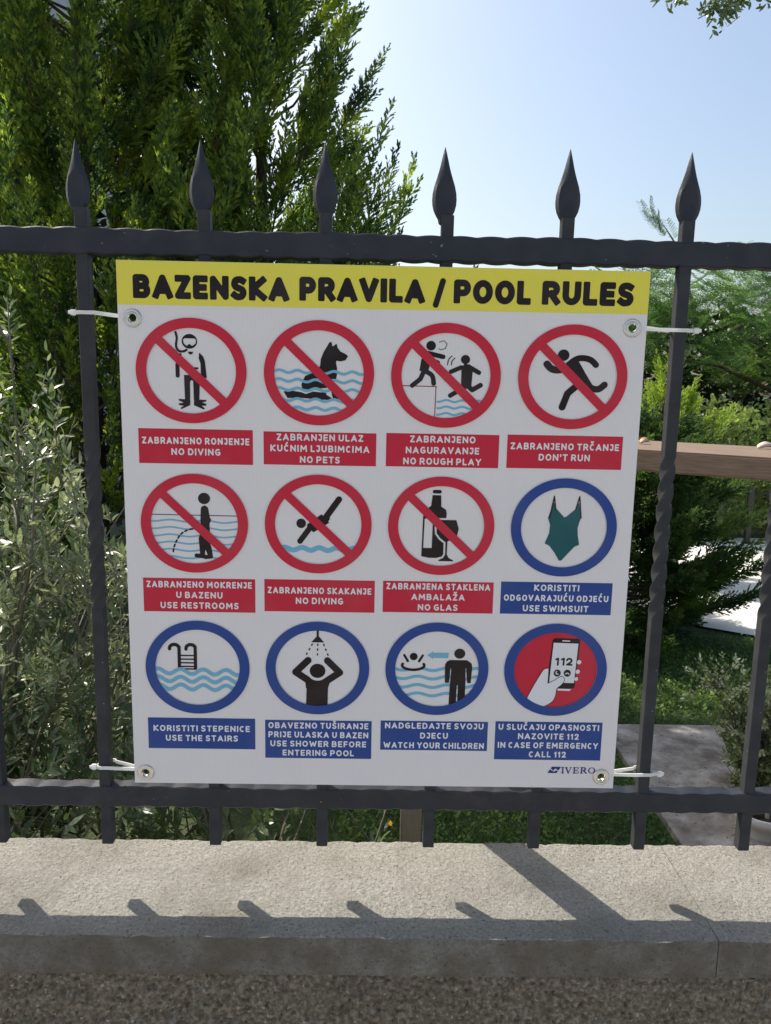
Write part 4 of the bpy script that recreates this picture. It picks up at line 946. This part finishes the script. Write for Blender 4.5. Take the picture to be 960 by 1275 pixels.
# white pot with soil and a cane, at the path's right edge
px = at(940, 1030, 1.24); pot = thing('plant_pot', 'white plastic pot of dark soil standing on the path below the coping, lower right', 'pot', (px[0]+.02, 1.24, ZG+.012))
mb = MB(); rings = []; zt = ZG+.085
for (r_, z) in ((.072, ZG+.012), (.082, zt-.03), (.092, zt-.028), (.095, zt), (.086, zt), (.082, zt-.02), (.078, zt-.04)): rings.append([(px[0]+.02+r_*math.cos(a*PI/16), 1.24+r_*math.sin(a*PI/16), z) for a in range(32)])
mb.loft(rings, cap=False); mb.obj('pot_body', M['pot'], pot, smooth=True, fix=True)
mb = MB(); mb.loft([[(px[0]+.02+r_*math.cos(a*PI/16), 1.24+r_*math.sin(a*PI/16), zt-.038+.004*math.sin(a*3)) for a in range(32)] for r_ in (.078, .05, .001)], cap=False); mb.obj('potting_soil', M['soil'], pot)
cane = thing('garden_cane', 'thin wooden cane standing in the white pot', 'cane', (px[0]+.035, 1.24, zt-.04))
mb = MB(); mb.tube([(px[0]+.035, 1.24, zt-.06), (px[0]+.045, 1.26, zt+.05)], .007, 7); mb.obj('cane_rod', M['post_wood'], cane)

# grey house at the far left behind the cypress
hs = thing('house', 'pale grey house wall glimpsed through the cypress in the top left corner', 'house', (-7, 11, ZG))
hx1 = at(66, 60, 8.0)[0]; mb = MB(); mb.box(-10, hx1, 8.0, 14, ZG-.1, 6.2); mb.obj('wall', M['grey_plaster'], hs)
mb = MB(); mb.box(-10.4, hx1+.35, 7.6, 14.4, 6.2, 6.38); mb.obj('roof', M['black'], hs)
dx = at(2, 60, 7.94)[0]; mb = MB(); mb.tube([(dx, 7.93, ZG), (dx, 7.93, 6.19)], .06, 10); mb.obj('downpipe', M['black'], hs, smooth=True)
for zz in (0, 2.9):
    mb = MB(); wx = dx-2.2; mb.box(wx, wx+1.1, 7.96, 7.995, zz, zz+1.3); mb.obj('window', M['black'], hs)

# ------------------------------------------------------------------ lawn
gr = []; nG = 30000
gx = rng.uniform(-.35, 4.2, nG*2); gy = rng.uniform(.9, 4.6, nG*2)
keep = ~((gx > .905) & (gx < 2.6+(gy-.13)/1.84*.6) & (gy < 1.985)) & (gx < 1.3+gy*.9) & ~((gy > 3.0) & (gx > 1.15)) & (gy < 4.5)
gx, gy = gx[keep][:nG], gy[keep][:nG]; n = len(gx)
h = rng.uniform(.018, .045, n); az = rng.uniform(0, 6.28, n); lx, ly = rng.normal(0, .014, n), rng.normal(0, .014, n); wd = rng.uniform(.0018, .0038, n)
V = np.zeros((n, 3, 3)); V[:, 0] = np.stack([gx-wd*np.cos(az), gy-wd*np.sin(az), np.full(n, ZG-.012)], -1); V[:, 1] = np.stack([gx+wd*np.cos(az), gy+wd*np.sin(az), np.full(n, ZG-.012)], -1); V[:, 2] = np.stack([gx+lx, gy+ly, ZG-.01+h], -1)
tag(link('lawn_grass', mesh_np('lawn_grass', V.reshape(-1, 3), np.arange(n*3).reshape(n, 3), M['grass'])), 'short green grass growing beside the garden path', 'grass', kind='stuff')
cl = []
rr = random.Random(77)
for i in range(9000):
    x, y = rr.uniform(-.1, .95), rr.uniform(1.0, 2.1)
    if x > .90: continue
    cl.append((0, TM((x, y, ZG+rr.uniform(-.005, .02)), (rr.gauss(0, 1), rr.gauss(0, 1), rr.uniform(.2, 1.2)), rr.uniform(.009, .02))))
for i in range(9000):
    x, y = rr.uniform(.5, 2.6), rr.uniform(2.0, 3.1); cl.append((0, TM((x, y, ZG+rr.uniform(-.005, .03)), (rr.gauss(0, 1), rr.gauss(0, 1), rr.uniform(.2, 1.2)), rr.uniform(.012, .026))))
V, F = joined(RLEAF, cl); tag(link('clover', mesh_np('clover', V, F, M['grass'])), 'small leaved ground cover mixed into the lawn by the path', 'ground cover', kind='stuff')
